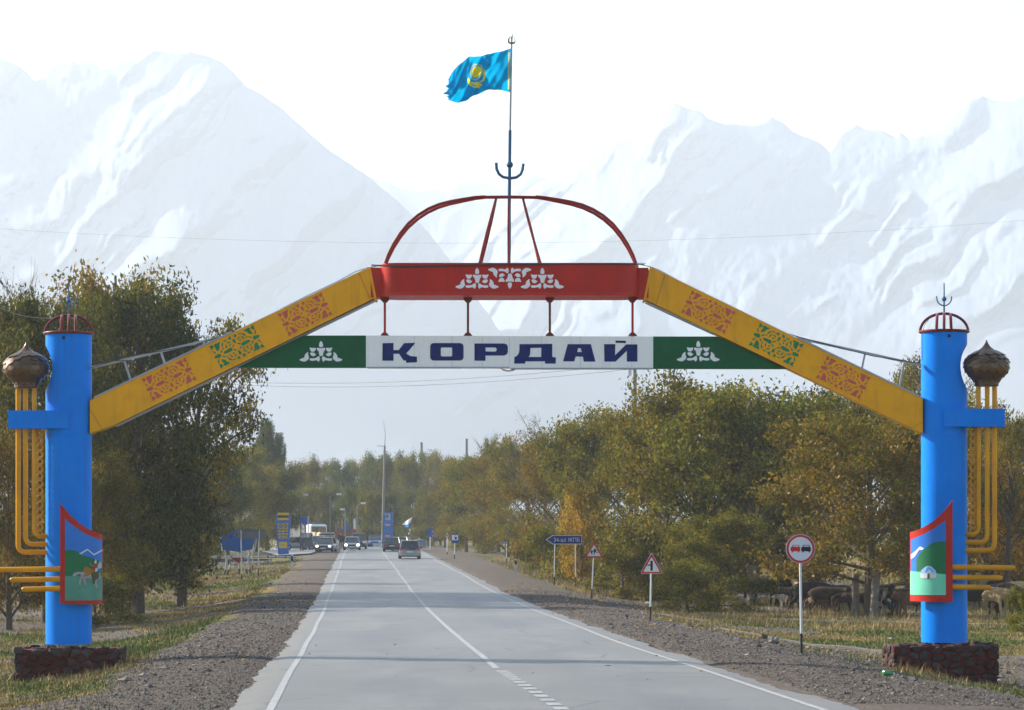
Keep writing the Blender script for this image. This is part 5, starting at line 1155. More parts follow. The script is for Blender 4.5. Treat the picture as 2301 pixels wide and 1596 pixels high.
# direction arrow
t, Y = sign_root('direction_sign', 'dark blue direction arrow with white lettering on two white posts', 1270, 1318.6)
wpost(t, Y, (1247, 1222), (1245.4, 1318.4), 1296.7, .03); wpost(t, Y, (1293.3, 1222), (1293.3, 1319.3), 1296.7, .03)
arrow = [(1226, 1213), (1242, 1202.6), (1307.4, 1202.6), (1307.4, 1223.4), (1242, 1223.4)]; inn = [(1229, 1213), (1243, 1204), (1306.2, 1204), (1306.2, 1222), (1243, 1222)]
pl = ply(t, Y, arrow, -.055, -.04, 'sign_plate', M['sign_white']); shape(t, Y, [inn], -.058, 'blue_field', M['sign_blue'], pl)
tx0, tx1, ty0, ty1 = C8(408, 0)[0], C8(748, 0)[0], C8(0, 474)[1], C8(0, 417)[1]
mb = text_shape('34-ші ЖПБ', lambda x, y, d: W(tx0 + (tx1 - tx0) * x, ty0 + (ty1 - ty0) * y, Y) + Vector((0, -.064 + d * .002, 0))); mb.build('lettering', M['sign_white'], pl)
# small and far signs on the right
t, Y = sign_root('kilometre_sign', 'tiny blue board on a thin white post at the foot of the right trees', 1138, 1266)
wpost(t, Y, (1138.3, 1216.5), (1138, 1266), 1255, .04); ply(t, Y, [(1128.4, 1216.6), (1138.6, 1216.6), (1138.6, 1221.4), (1128.4, 1221.4)], -.06, -.04, 'sign_plate', M['sign_blue']); ply(t, Y, [(1130, 1218.2), (1136.5, 1218.2), (1136.5, 1219.6), (1130, 1219.6)], -.066, -.061, 'lettering_band', M['sign_grey'])
def delineator(u, v0, v1, label):
    p = gp(u, v1); Y = p.y; t = thing('guide_post', label, 'guide post', tuple(p), 'white guide posts beside the road'); k = Y / F; h = (v1 - v0) * k; hw = 2.6 * k
    MB().prism([(p.x - hw, p.z - .1), (p.x + hw, p.z - .1), (p.x + hw * .9, p.z + h), (p.x, p.z + h * 1.04), (p.x - hw * .9, p.z + h)], p.y - .05, p.y + .05).build('post', M['pole_white'], t)
    MB().prism([(p.x - hw * .95, p.z + h * .62), (p.x + hw * .95, p.z + h * .52), (p.x + hw * .95, p.z + h * .86), (p.x - hw * .95, p.z + h * .96)], p.y - .056, p.y + .056).build('black_band', M['pole_black'], t)
delineator(1158.8, 1257, 1286, 'white guide post with black band right of the road'); delineator(656.5, 1247, 1281, 'white guide post with black band left of the road at the barrier end')
t, Y = sign_root('fuel_station_sign', 'blue and white fuel pump sign far along the right verge', 1021, 1256.5)
wpost(t, Y, (1022, 1219), (1021, 1257), 1246, .045)
pl = ply(t, Y, [(1014.6, 1198.6), (1030, 1198.6), (1030, 1221), (1014.6, 1221)], -.08, -.05, 'sign_plate', M['sign_blue']); ply(t, Y, [(1015.4, 1202.3), (1029.2, 1202.3), (1029.2, 1214.2), (1015.4, 1214.2)], -.086, -.081, 'white_field', M['sign_white']).parent = pl
shape(t, Y, [[(1021.8, 1206.5), (1026.4, 1206.5), (1026.4, 1212.4), (1021.8, 1212.4)], [(1020.2, 1205.2), (1023, 1203.6), (1026, 1203.9), (1026, 1204.7), (1023, 1204.4), (1020.6, 1205.9)]], -.09, 'pump_symbol', M['sign_black'], pl)
bm_ = mat('far_sign_blue', (.02, .09, .42), .5)
t, Y = sign_root('far_warning_sign', 'far small white warning triangle left of the fuel pump sign', 1004.9, 1247)
wpost(t, Y, (1005, 1206), (1004.9, 1247), 1240, .04); pl = ply(t, Y, tri(1005, 6.2, 1195.5, 1206.5), -.06, -.04, 'sign_plate', M['sign_red']); ply(t, Y, tri(1005, 4.4, 1198, 1205.6), -.066, -.061, 'white_field', M['sign_white']).parent = pl; ply(t, Y, [(1003, 1201.8), (1007, 1201.8), (1007, 1204.4), (1003, 1204.4)], -.071, -.067, 'symbol', M['sign_black']).parent = pl
t, Y = sign_root('blue_road_board', 'far blue road board with an arrow tail on one post', 967, 1234.5)
bar(t, Y, (967, 1207), (966.6, 1235), .07, 'post', M['pole_white']); pl = ply(t, Y, [(962, 1188.6), (975, 1188.6), (978, 1201), (985, 1201.5), (986.5, 1204.3), (983, 1207), (962, 1207)], -.1, -.05, 'sign_plate', bm_)
for v in (1192, 1196, 1203.5): ply(t, Y, [(970, v), (978 if v > 1200 else 973.5, v), (978 if v > 1200 else 973.5, v + 1.6), (970, v + 1.6)], -.108, -.101, 'lettering_band', M['sign_grey']).parent = pl
# price pylons
def pylon(name, label, pts, u, v, panels, base):
    t, Y = sign_root(name, label, u, v, 'price pylon'); b_ = ply(t, Y, pts, -.25, .25, 'pylon_body', base)
    for (u0, u1, v0, v1, m, nm) in panels:
        p_ = ply(t, Y, [(u0, v0), (u1, v0), (u1, v1), (u0, v1)], -.30, -.251, nm, m)
        if nm == 'price_panel':
            for a, c_ in ((.12, .45), (.62, .86)): q = ply(t, Y, [(u0 + (u1 - u0) * a, v0 + 1.1), (u0 + (u1 - u0) * c_, v0 + 1.1), (u0 + (u1 - u0) * c_, v1 - 1.1), (u0 + (u1 - u0) * a, v1 - 1.1)], -.31, -.301, 'figures', p_brown); q.parent = p_
    return t, Y
p_brown = mat('price_figures', (.16, .10, .02), .6); p_yel = mat('pylon_yellow', (.50, .36, .03), .5); p_blu = mat('pylon_blue', (.02, .11, .42), .5); p_blu2 = mat('far_pylon_blue', (.03, .17, .50), .5)
PX = lambda x, y: (454.8 + x / 8.1, 1121.7 + y / 8.1)
def pan(x0, x1, y0, y1, m, nm): a, b_ = PX(x0, y0), PX(x1, y1); return (a[0], b_[0], a[1], b_[1], m, nm)
pylon('price_pylon', 'blue fuel price pylon with yellow panels, left of the road', [PX(1335, 290), PX(1372, 284), PX(1575, 284), PX(1612, 290), PX(1572, 900), PX(1570, 1030), PX(1380, 1030), PX(1378, 900)], 636, 1250,
      [pan(1370, 1576, 248, 296, p_yel, 'top_panel'), pan(1374, 1572, 300, 336, M['plastic'], 'dark_band'), pan(1420, 1520, 308, 326, M['sign_grey'], 'lettering_band'), pan(1370, 1576, 342, 384, p_yel, 'top_panel')]
      + [pan(1376 + i * 5, 1568 - i * 5, y_, y_ + 38, p_yel, 'price_panel') for i, y_ in enumerate((444, 502, 560, 620, 678))] + [pan(1400, 1548, 780, 892, p_yel, 'lower_panel'), pan(1448, 1502, 828, 842, M['sign_red'], 'emblem')], p_blu)
QX = lambda x, y: (833.7 + x / 9.487, 1121.7 + y / 9.487)
def pan2(x0, x1, y0, y1, m, nm): a, b_ = QX(x0, y0), QX(x1, y1); return (a[0], b_[0], a[1], b_[1], m, nm)
pylon('far_price_pylon', 'hazy blue fuel price pylon with white square emblem behind the tall mast', [QX(275, 285), QX(462, 285), QX(458, 660), QX(488, 930), QX(265, 930), QX(275, 660)], 872, 1233,
      [pan2(300, 412, 310, 445, M['sign_grey'], 'emblem_square'), pan2(300, 412, 530, 575, M['sign_grey'], 'lettering_band'), pan2(320, 375, 588, 610, M['sign_red'], 'price_band'), pan2(305, 410, 735, 762, M['sign_red'], 'price_band'), pan2(305, 410, 772, 800, M['sign_grey'], 'lettering_band'), pan2(335, 380, 845, 860, M['sign_grey'], 'lettering_band'), pan2(310, 370, 345, 400, M['panel'], 'emblem_sail')], p_blu2)

# left verge: pentagon board, grey sign back, barrier
t, Y = sign_root('pentagon_board', 'big blue pentagon board on splayed white legs left of the road', 535, 1292, 'board')
pl = ply(t, Y, [(497.4, 1208.7), (535, 1189.8), (573.5, 1209.5), (566.5, 1234.7), (536.9, 1240.5), (501, 1235.5)], -.1, .05, 'board_face', mat('board_blue', (.008, .085, .32), .5, var=.1))
bar(t, Y, (495.8, 1207), (500, 1238), .05, 'edge_tube', M['tin'], -.05); bar(t, Y, (577, 1207), (572, 1240), .05, 'edge_tube', M['tin'], -.05)
for a, b_, c_ in (((510, 1256), (507, 1281), (503.5, 1291)), ((521, 1263), (514, 1281), (510, 1292)), ((546, 1263), (553, 1280), (556, 1289)), ((556.5, 1255), (561, 1279), (564, 1289)), ((536, 1250), (538, 1278), (539, 1296))):
    bar(t, Y, a, b_, .055, 'leg', M['pole_shaded']); bar(t, Y, b_, (c_[0], c_[1] + 2), .057, 'black_leg_foot', M['pole_black'])
for a, b_ in (((537, 1240), (536, 1252)), ((510, 1256), (556, 1255)), ((505, 1236), (510, 1257)), ((562, 1236), (557, 1256))): bar(t, Y, a, b_, .05, 'frame_tube', M['pole_shaded'])
shape(t, Y, [[(516, 1252), (553, 1251.5), (536.5, 1270), ]], -.12, 'white_wedge', M['pole_shaded']); shape(t, Y, [[(519, 1254), (550, 1253.5), (536.5, 1266)]], -.14, 'red_wedge', mat('wedge_red', (.22, .012, .01), .5))
for u0, v0 in ((545, 1238.5), (553, 1238), (545, 1243.6), (553, 1243.3)): ply(t, Y, [(u0, v0), (u0 + 4, v0), (u0 + 4, v0 + 3), (u0, v0 + 3)], -.13, -.1, 'white_tile', M['sign_white'])
t, Y = sign_root('sign_back', 'grey back of a long road sign on two white posts, left verge', 562, 1300)
wpost(t, Y, (542, 1192), (543.4, 1312), 1290, .04, 'pole_shaded'); wpost(t, Y, (583, 1192), (580.3, 1296), 1277, .04, 'pole_shaded')
pl = ply(t, Y, [(543, 1192.6), (596.8, 1192.8), (596.5, 1211.2), (558, 1211.5), (540, 1211), (524, 1203), (534, 1193)], .02, .05, 'sign_plate', M['sign_back']); ply(t, Y, [(540, 1191.8), (597.3, 1191.8), (597.3, 1193), (540, 1193)], -.0, .055, 'sign_rim', M['plastic']).parent = pl; ply(t, Y, tri(566.5, 4.6, 1184, 1192), .03, .05, 'triangle_back', M['sign_back'])
t, Y = sign_root('thin_marker_post', 'thin grey marker post at the left of the pentagon board', 457, 1288, 'post'); bar(t, Y, (456.4, 1205), (457, 1276), .035, 'post', M['tin']); ply(t, Y, [(455, 1200), (457.6, 1200), (457.6, 1207), (455, 1207)], -.03, .03, 'cap', M['tin']); bar(t, Y, (457, 1276), (459, 1289), .04, 'black_post_foot', M['pole_black'])
t, Y = sign_root('thin_verge_post', 'thin white post behind the pentagon board, right leg', 567.5, 1284, 'post'); bar(t, Y, (566.8, 1212), (567.5, 1270), .035, 'post', M['pole_shaded']); bar(t, Y, (567.5, 1270), (568, 1286), .04, 'black_post_foot', M['pole_black'])
t, Y = sign_root('barrier', 'low white tube barrier with black bands beside the fuel station entrance', 570, 1268, 'barrier')
Yb = Y
segs = [(471.5, 492, 'w'), (492, 497, 'k'), (497, 518, 'w'), (518, 522, 'k'), (522, 560, 'w'), (568, 600, 'w'), (600, 604, 'k'), (604, 619, 'w'), (619, 621.5, 'k'), (621.5, 640, 'w'), (640, 643, 'k'), (643, 665, 'w')]
for a, b_, c_ in segs: bar(t, Y, (a, 1251.2 + (a - 470) * .005), (b_, 1251.2 + (b_ - 470) * .005), .075, 'rail_section', M['pole_shaded' if c_ == 'w' else 'pole_black'])
ply(t, Y, [(476, 1255), (610, 1256), (610, 1260), (476, 1265)], .3, .36, 'grey_board', M['sign_back'])
for u in (472.5, 508, 560, 607, 652): bar(t, Y, (u, 1251), (u, 1268), .07, 'rail_post', M['pole_shaded'])
t, Y = sign_root('blue_direction_board', 'far blue board on a dark post in front of the white truck', 692, 1240); bar(t, Y, (693, 1160), (692, 1240), .06, 'post', M['tin']); ply(t, Y, [(674, 1163.8), (691.5, 1163.8), (691.5, 1177), (686, 1178.5), (674, 1176)], -.1, -.05, 'sign_plate', bm_); ply(t, Y, [(685, 1208), (701, 1208), (702, 1229), (684, 1229)], -.08, -.03, 'dark_plate', M['sign_back'])

# ------------------------------------------------------------------ poles, mast, lamps, wires
def polething(name, label, u, v, top, r0, r1, m, cat, group=None, lean=0, Y=None):
    p = gp(u, v) if Y is None else at(u, Y); Y = p.y; t = thing(name, label, cat, tuple(p), group); q = W(u + lean, top, Y)
    MB().tube([p - Vector((0, 0, .3)), q], [r0, r1], 10).build('pole', m, t, True); return t, Y, q
t, Y, q = polething('utility_pole', 'concrete utility pole rising from the trees below the letter Й', 1432, 0, 812, .17, .12, M['concrete'], 'utility pole', lean=-6, Y=186)
MB().box(q.x - .5, q.x + .5, q.y - .06, q.y + .06, q.z - .45, q.z - .33).build('crossarm', M['tin'], t)
for dx in (-.42, .42): MB().lathe([(.05, q.z - .33), (.07, q.z - .28), (.04, q.z - .2), (.06, q.z - .14), (.02, q.z - .1)], (q.x + dx, q.y), 8).build('insulator', M['sign_white'], t)
MB().box(q.x - .42, q.x - .2, q.y - .14, q.y - .05, q.z - .95, q.z - .5).build('bracket', M['sign_white'], t)
def wire(a, b_, sag, r_=.012, label='', n=14, group='wires'):
    a, b_ = Vector(a), Vector(b_); pts = [a.lerp(b_, i / n) - Vector((0, 0, sag * 4 * (i / n) * (1 - i / n))) for i in range(n + 1)]
    o = MB().tube(pts, r_, 5).build('power_line', M['wire'], None, True); return tag(o, label, 'wire', group)
wq = W(560, 861, 200); wq2 = W(560, 857, 200)
wire((q.x - .42, q.y, q.z - .2), W(520, 858, 230), .55, .014, 'upper thin wire running left from the utility pole under the board', group='wires under the name board')
wire((q.x + .3, q.y, q.z - .45), W(520, 864, 230), .62, .014, 'lower thin wire running left from the utility pole under the board', group='wires under the name board')
wire(W(-60, 655, 64), W(150, 710, YG), .25, .006, 'drooping wire from the left edge to the top of the left pillar')
wire(W(-40, 512, 130), W(2340, 492, 130), .9, .0035, 'long thin wire crossing behind the dome ribs')
t, Y, q = polething('mast', 'tall concrete mast with a whip aerial at the road end', 859.5, 1233, 1002, .17, .12, M['concrete'], 'mast', lean=5)
MB().tube([q, W(866, 975, Y), W(861.5, 946, Y)], [.035, .022, .012], 6).build('whip_aerial', M['wire'], t); MB().tube([W(847, 1002.3, Y), W(866, 1003, Y)], .03, 6).build('crossarm', M['wire'], t)
MB().tube([W(854, 1172.5, Y), W(884, 1172, Y)], .06, 6).build('lamp_arm', M['sign_white'], t)
polething('square_post', 'bare concrete post above the far trees left of the flag mast line', 950, 0, 994, .24, .21, M['concrete'], 'utility pole', 'bare concrete posts over the far trees', lean=-3, Y=470)
polething('square_post', 'bare concrete post above the start of the right tree row', 1048.5, 0, 986, .22, .18, M['concrete'], 'utility pole', 'bare concrete posts over the far trees', Y=400)
def lamp(u, v, top, du, label):
    t, Y, q = polething('street_lamp', label, u, v, top, .085, .06, M['concrete'], 'street lamp', 'street lamps over the junction', lean=(0 if abs(du) < 99 else 0))
    e = W(u + du * .55, top - 5, Y); MB().tube([q, W(u + du * .25, top - 4, Y), e], .03, 6).build('lamp_arm', M['concrete'], t)
    MB().box(e.x - .26, e.x + .26, e.y - .2, e.y + .2, e.z - .1, e.z + .1, .04).build('lamp_head', M['sign_white'], t); return q
a1 = lamp(676, 1238, 1117, 20, 'street lamp on the leftmost pale post by the blue board'); a2 = lamp(742, 1236, 1116, 36, 'street lamp above the beige truck'); a3 = lamp(803, 1234, 1136, 24, 'street lamp right of the red shelter'); a4 = lamp(776, 1234, 1150, -12, 'shorter street lamp left of the red shelter')
wire(a1 - Vector((0, 0, 1)), a2 - Vector((0, 0, 1)), 1.6, .03, 'sagging pale wire between the two left street lamps', group='sagging wires between street lamps'); wire(a2 - Vector((0, 0, 1)), a3 - Vector((0, 0, 1)), 1.6, .03, 'sagging pale wire from the second to the third street lamp', group='sagging wires between street lamps')
wire(a3 - Vector((0, 0, 1)), W(850, 1165, a3.y), 1.4, .03, 'sagging pale wire right of the third street lamp', group='sagging wires between street lamps')

# ------------------------------------------------------------------ vehicles
def paint(name, c): return mat(name, c, .28, spec=.5, var=.04, coat=.5)
def sect(y, hw, z0, z1, r_=.10): return [(-hw + r_, y, z0), (hw - r_, y, z0), (hw, y, z0 + r_ * 1.2), (hw, y, z1 - r_ * 1.3), (hw - r_ * .7, y, z1), (-hw + r_ * .7, y, z1), (-hw, y, z1 - r_ * 1.3), (-hw, y, z0 + r_ * 1.2)]
def loft(secs):
    mb = MB(); n = len(secs[0])
    for s_ in secs: mb.v += s_
    for i in range(len(secs) - 1):
        for k in range(n): mb.f.append((i * n + k, (i + 1) * n + k, (i + 1) * n + (k + 1) % n, i * n + (k + 1) % n))
    mb.f.append(tuple(range(n))); mb.f.append(tuple((len(secs) - 1) * n + k for k in range(n - 1, -1, -1))); return mb
Z0 = Vector((0, 0, 0))
def car(name, label, col, kind, p, rz, lights=None, group='cars on the road', scale=1.0):
    """local axes: +y is the car's front"""
    t = thing(name, label, 'car', (0, 0, 0), group); B = lambda mb, nm, m, par=t, s=False: mb.build(nm, m, par, s, org=Z0)
    pm = paint(name + '_paint', col); est = kind == 'estate'; suv = kind == 'suv'; hb = .78 if not suv else .95; hr = {'estate': 1.50, 'sedan': 1.40, 'suv': 1.72}[kind]; g = .22 if not suv else .30
    body = loft([sect(-2.2, .74, g + .12, hb - .10), sect(-2.12, .83, g, hb - .02), sect(-1.4, .87, g - .03, hb + .02), sect(0, .87, g - .03, hb + .02), sect(1.2, .86, g - .03, hb), sect(1.9, .82, g, hb - .12), sect(2.12, .74, g + .08, hb - .22)])
    bo = B(body, 'body', pm, s=True)
    yr = -2.02 if (est or suv) else -1.55; yt = -1.72 if (est or suv) else -.95
    gs = [sect(yr, .76, hb - .02, hb + .05, .03), sect(yt, .66, hb - .02, hr - .04, .05), sect(-.3, .68, hb - .02, hr - .03, .05), sect(.35, .67, hb - .02, hr - .06, .05), sect(1.15, .74, hb - .04, hb + .03, .03)]
    for s_ in gs:                                                        # widen the foot of the cabin
        for i in (0, 1, 2, 7): s_[i] = (s_[i][0] * (.80 / max(abs(s_[2][0]), .01) if abs(s_[i][0]) > .3 else 1) * (1 if abs(s_[2][0]) < .8 else 1), s_[i][1], s_[i][2])
    B(loft(gs), 'windows', M['glass'], s=False)
    rf = loft([sect(yt - .04, .64, hr - .055, hr - .01, .02), sect(-.3, .66, hr - .045, hr + .012, .02), sect(.38, .64, hr - .075, hr - .02, .02)]); B(rf, 'roof', pm, s=True)
    for sx_ in (-1, 1):
        B(MB().tube([(sx_ * .79, yr - .02, hb + .02), (sx_ * .665, yt - .02, hr - .03)], .045, 6), 'roof_pillar', pm); B(MB().tube([(sx_ * .78, 1.16, hb), (sx_ * .665, .38, hr - .05)], .035, 6), 'roof_pillar', pm)
        B(MB().tube([(sx_ * .80, -.35, hb), (sx_ * .69, -.3, hr - .04)], .035, 6), 'door_pillar', M['plastic'])
        m = MB().sphere((sx_ * .96, .85, hb + .10), .10, 8, 6, 1, .6, .75); B(m, 'mirror', M['plastic'], s=True)
        if est: B(MB().tube([(sx_ * .60, -1.6, hr + .03), (sx_ * .62, .3, hr + .03)], .02, 5), 'roof_rail', M['tin'])
        for yy in (-1.32, 1.33):
            w_ = B(MB().tube([(sx_ * .66, yy, .31), (sx_ * .885, yy, .31)], .315, 18), 'wheel', M['rubber'], s=True); B(MB().tube([(sx_ * .87, yy, .31), (sx_ * .893, yy, .31)], .19, 12), 'rim', M['rim'], w_)
        if est or suv: tl = MB().add([(sx_ * .84, -2.10, hb + .08), (sx_ * .52, -2.225, hb + .06), (sx_ * .52, -2.215, hb - .12), (sx_ * .86, -2.13, hb - .14), (sx_ * .80, -1.95, hb + .1), (sx_ * .86, -1.95, hb - .1)], [(0, 1, 2, 3), (0, 3, 5, 4)])
        else: tl = MB().box(min(sx_ * .80, sx_ * .42), max(sx_ * .80, sx_ * .42), -2.225, -2.10, hb - .22, hb - .08, .01)
        B(tl, 'tail_lamp', M['tail'])
        hl = MB().sphere((sx_ * .62, 2.10, hb - .24), .115, 12, 8, 1.25, .5, .8); B(hl, 'headlight', lights if lights else M['chrome'], s=True)
    B(MB().box(-.80, .80, -2.28, -2.12, g + .02, g + .22, .03), 'rear_bumper', M['plastic'] if col[0] < .1 else pm); B(MB().box(-.76, .76, 2.06, 2.22, g + .02, g + .20, .03), 'front_bumper', pm)
    B(MB().box(-.40, .40, 2.10, 2.16, g + .22, hb - .18, .01), 'grille', M['plastic']); B(MB().box(-.26, .26, -2.30, -2.20, g + .28, g + .39), 'number_plate', M['plate']); B(MB().box(-.26, .26, 2.2, 2.235, g + .06, g + .17), 'number_plate', M['plate'])
    B(MB().box(-.78, .78, -2.17, 2.0, g - .06, g + .04), 'underbody', M['plastic']); B(MB().box(-.46, .46, -2.245, -2.19, hb - .06, hb - .02), 'boot_trim', M['plastic'])
    if est:
        for sx_ in (-1, 1): B(MB().box(sx_ * .33 - .15, sx_ * .33 + .15, -.35, -.2, hb - .1, hb + .45, .05), 'seat', M['plastic'])
    t.location = p; t.rotation_euler = (0, 0, rz); t.scale = (scale,) * 3; ORG[t.name] = Vector(p); return t
lampon = bpy.data.materials.new('lit_headlight'); lampon.use_nodes = True; b = lampon.node_tree.nodes['Principled BSDF']; b.inputs['Emission Color'].default_value = (1, .93, .78, 1); b.inputs['Emission Strength'].default_value = 9
lampam = bpy.data.materials.new('lit_amber_lamp'); lampam.use_nodes = True; b = lampam.node_tree.nodes['Principled BSDF']; b.inputs['Emission Color'].default_value = (1, .62, .22, 1); b.inputs['Emission Strength'].default_value = 3
away = R(3.1); toward = R(183.1)
def onroad(u, v): p = gp(u, v); return (p.x, p.y, float(zroad(p.y)) + .0)
car('silver_estate_car', 'silver estate car driving away, nearest car in the right lane', (.27, .28, .30), 'estate', onroad(920, 1257), away)
car('dark_sedan', 'dark sedan driving away ahead of the silver estate', (.035, .035, .04), 'sedan', onroad(880.5, 1240.5), away)
car('green_sedan', 'grey green car mostly hidden between the dark sedan and the silver estate', (.06, .10, .10), 'sedan', (at(899, 292).x, 292, float(zroad(292))), away)
car('blue_sedan', 'dark blue sedan standing on the left gravel with amber lamps lit', (.05, .07, .13), 'sedan', tuple(gp(733, 1241) + Vector((0, 0, .05))), R(176), lampam)
car('white_sedan', 'white sedan behind the dark blue sedan', (.55, .55, .56), 'sedan', (at(717, 305).x, 305, gz(at(717, 305).x, 305) + .1), R(174), None)
car('pale_oncoming_sedan', 'pale oncoming sedan with bright headlights on', (.40, .42, .45), 'sedan', onroad(791, 1237.5), toward, lampon)
car('dark_offroad_car', 'dark off-road car behind the pale oncoming sedan', (.04, .05, .06), 'suv', (at(806, 310).x, 310, float(zroad(310))), toward)
car('parked_blue_car', 'small blue car parked at the far fuel station behind the dark sedan', (.02, .13, .42), 'sedan', (at(845, 345).x, 345, gz(at(845, 345).x, 345) + .1), R(178), None, 'cars parked far ahead')
car('parked_dark_car', 'dark car parked left of the blue sedan under the white truck', (.03, .03, .035), 'suv', (at(694, 318).x, 318, gz(at(694, 318).x, 318) + .15), R(150), None, 'cars parked far ahead')
car('parked_grey_car', 'grey car half hidden behind the barrier and left price pylon', (.25, .26, .28), 'sedan', (at(666, 300).x, 300, gz(at(666, 300).x, 300) + .15), R(120), None, 'cars parked far ahead')
def truck(label, u, Y, dims, colbox, colcab, name='truck', rz=0.0):
    p = at(u, Y); t = thing(name, label, 'truck', (0, 0, 0)); hw, ln, zb, zt_ = dims; B = lambda mb, nm, m, par=t: mb.build(nm, m, par, org=Z0)
    B(MB().box(-hw, hw, -ln, 0, zb, zt_, .05), 'cargo_box', colbox); B(MB().box(-hw * .92, hw * .92, .15, 1.9, .6, min(zt_, 2.7), .18), 'cab', colcab); B(MB().box(-hw * .8, hw * .8, 1.86, 1.93, 1.55, min(zt_, 2.7) - .25, .03), 'windscreen', M['glass']); B(MB().box(-hw * .6, hw * .6, -ln, 1.6, zb - .35, zb), 'chassis', M['plastic'])
    for sx_ in (-1, 1):
        for yy in (-ln * .85, -ln * .6, 1.1): B(MB().tube([(sx_ * hw * .7, yy, .5), (sx_ * hw * .98, yy, .5)], .5, 14), 'wheel', M['rubber'])
        B(MB().box(sx_ * hw * .8 - .1, sx_ * hw * .8 + .1, -ln - .04, -ln, zb - .3, zb - .12), 'tail_lamp', M['tail']); B(MB().box(sx_ * hw * .7 - .12, sx_ * hw * .7 + .12, 1.9, 1.96, .8, 1.0), 'headlight', M['chrome'])
    t.location = (p.x, p.y, p.z + .1); t.rotation_euler = (0, 0, rz); return t
truck('big truck with white front edge and dark grey tarpaulin box, left of the road end', 705, 330, (1.1, 6.5, 1.1, 2.9), mat('tarpaulin_dark', (.10, .11, .12), .7), M['panel'], rz=R(-158))
truck('small beige flatbed truck behind the dark blue sedan', 728, 316, (1.0, 2.6, 1.0, 1.75), mat('beige_canvas', (.40, .30, .20), .7), mat('beige_cab', (.45, .36, .26), .5), 'small_truck', R(-165))

# shelter with red and blue canopies, white fences, far flag
p = at(777, 350); t = thing('market_shelter', 'cluttered red and blue roadside shelter above the oncoming cars', 'shelter', tuple(p)); rr = random.Random(4)
for dx in (-1.2, .6, 1.6): MB().tube([p + Vector((dx, 0, 0)), p + Vector((dx, 0, 2.7))], .06, 6).build('post', M['concrete'], t)
mr = mat('canopy_red', (.30, .06, .04), .7); mbl = mat('canopy_blue', (.03, .12, .22), .7)
MB().prism([(p.x - 1.7, p.z + 1.5), (p.x + 1.7, p.z + 1.6), (p.x + 1.2, p.z + 2.2), (p.x - .6, p.z + 2.3)], p.y - .6, p.y + .8).build('red_canopy', mr, t)
MB().prism([(p.x - .7, p.z + 1.9), (p.x + .6, p.z + 1.9), (p.x + .1, p.z + 3.2), (p.x - .2, p.z + 3.2)], p.y - .7, p.y + .5).build('blue_canopy', mbl, t)
MB().box(p.x + .95, p.x + 1.2, p.y - .1, p.y + .1, p.z + 1.6, p.z + 3.5).build('pale_panel', M['panel'], t); MB().box(p.x - .5, p.x - .3, p.y - .75, p.y - .7, p.z + 2.2, p.z + 3.3).build('orange_banner', mat('banner_orange', (.5, .2, .1), .7), t)
def fence(label, u0, u1, Y, h, n):
    a, b_ = at(u0, Y), at(u1, Y); t = thing('white_fence', label, 'fence', tuple(a), 'low white fences by the junction'); m = M['pole_white']
    for i in range(n + 1): q = a.lerp(b_, i / n); MB().box(q.x - .06, q.x + .06, q.y - .06, q.y + .06, q.z - .2, q.z + h).build('post', m, t)
    for z in (.35, .8): MB().box(min(a.x, b_.x), max(a.x, b_.x), a.y - .03, a.y + .03, min(a.z, b_.z) + h * z, min(a.z, b_.z) + h * z + .1).build('rail', m, t)
fence('low white fence right of the beige truck', 744, 756, 330, .9, 4); fence('bit of white fence right of the dark standing person', 760, 768, 335, .6, 3); fence('white low fence in front of the far blue pylon', 840, 860, 338, .5, 6)
p = at(926, 322); Y = p.y; t = thing('far_flag', 'small white and blue flag on a leaning pole beyond the silver car', 'flag', tuple(p)); MB().tube([W(918, 1232, Y), W(926.6, 1161, Y)], .035, 6).build('flagpole', M['trident'], t)
mb = MB(); g_ = [((926.4, 1162), (921, 1176)), ((918, 1167), (916, 1178.5)), ((911, 1172), (910, 1180)), ((904, 1178.5), (905, 1179.5))]
for i, (a, b_) in enumerate(g_): mb.v += [tuple(W(*a, Y) + Vector((0, .1 * (i % 2), 0))), tuple(W(*b_, Y) + Vector((0, .12 * (i % 2), 0)))]
mb.f = [(2 * i, 2 * i + 1, 2 * i + 3, 2 * i + 2) for i in range(3)]; mb.build('white_cloth', cloth('far_flag_white', (.62, .64, .68)), t)
mb = MB(); mb.add([tuple(W(*a, Y) + Vector((0, .05, 0))) for a in ((920, 1176.5), (913, 1179.5), (909.5, 1184.5), (917.5, 1185))], [(0, 1, 2, 3)]); mb.build('blue_cloth', cloth('far_flag_blue', (.08, .30, .60)), t)
t, Y = sign_root('far_shop_booth', 'pale roadside booth half hidden behind the silver estate car', 945, 1232, 'booth'); ply(t, Y, [(934, 1231), (958, 1231), (958, 1218), (936, 1218)], 0, 2, 'booth_wall', mat('booth_grey', (.30, .31, .33), .7)); ply(t, Y, [(933, 1218), (959, 1218), (955, 1213), (938, 1213)], -.3, 2.3, 'booth_roof', mat('booth_blue', (.10, .22, .34), .6)); ply(t, Y, [(921, 1231), (930, 1231), (930, 1205), (923, 1203)], .2, 1.2, 'ochre_panel', mat('booth_ochre', (.25, .15, .05), .7))

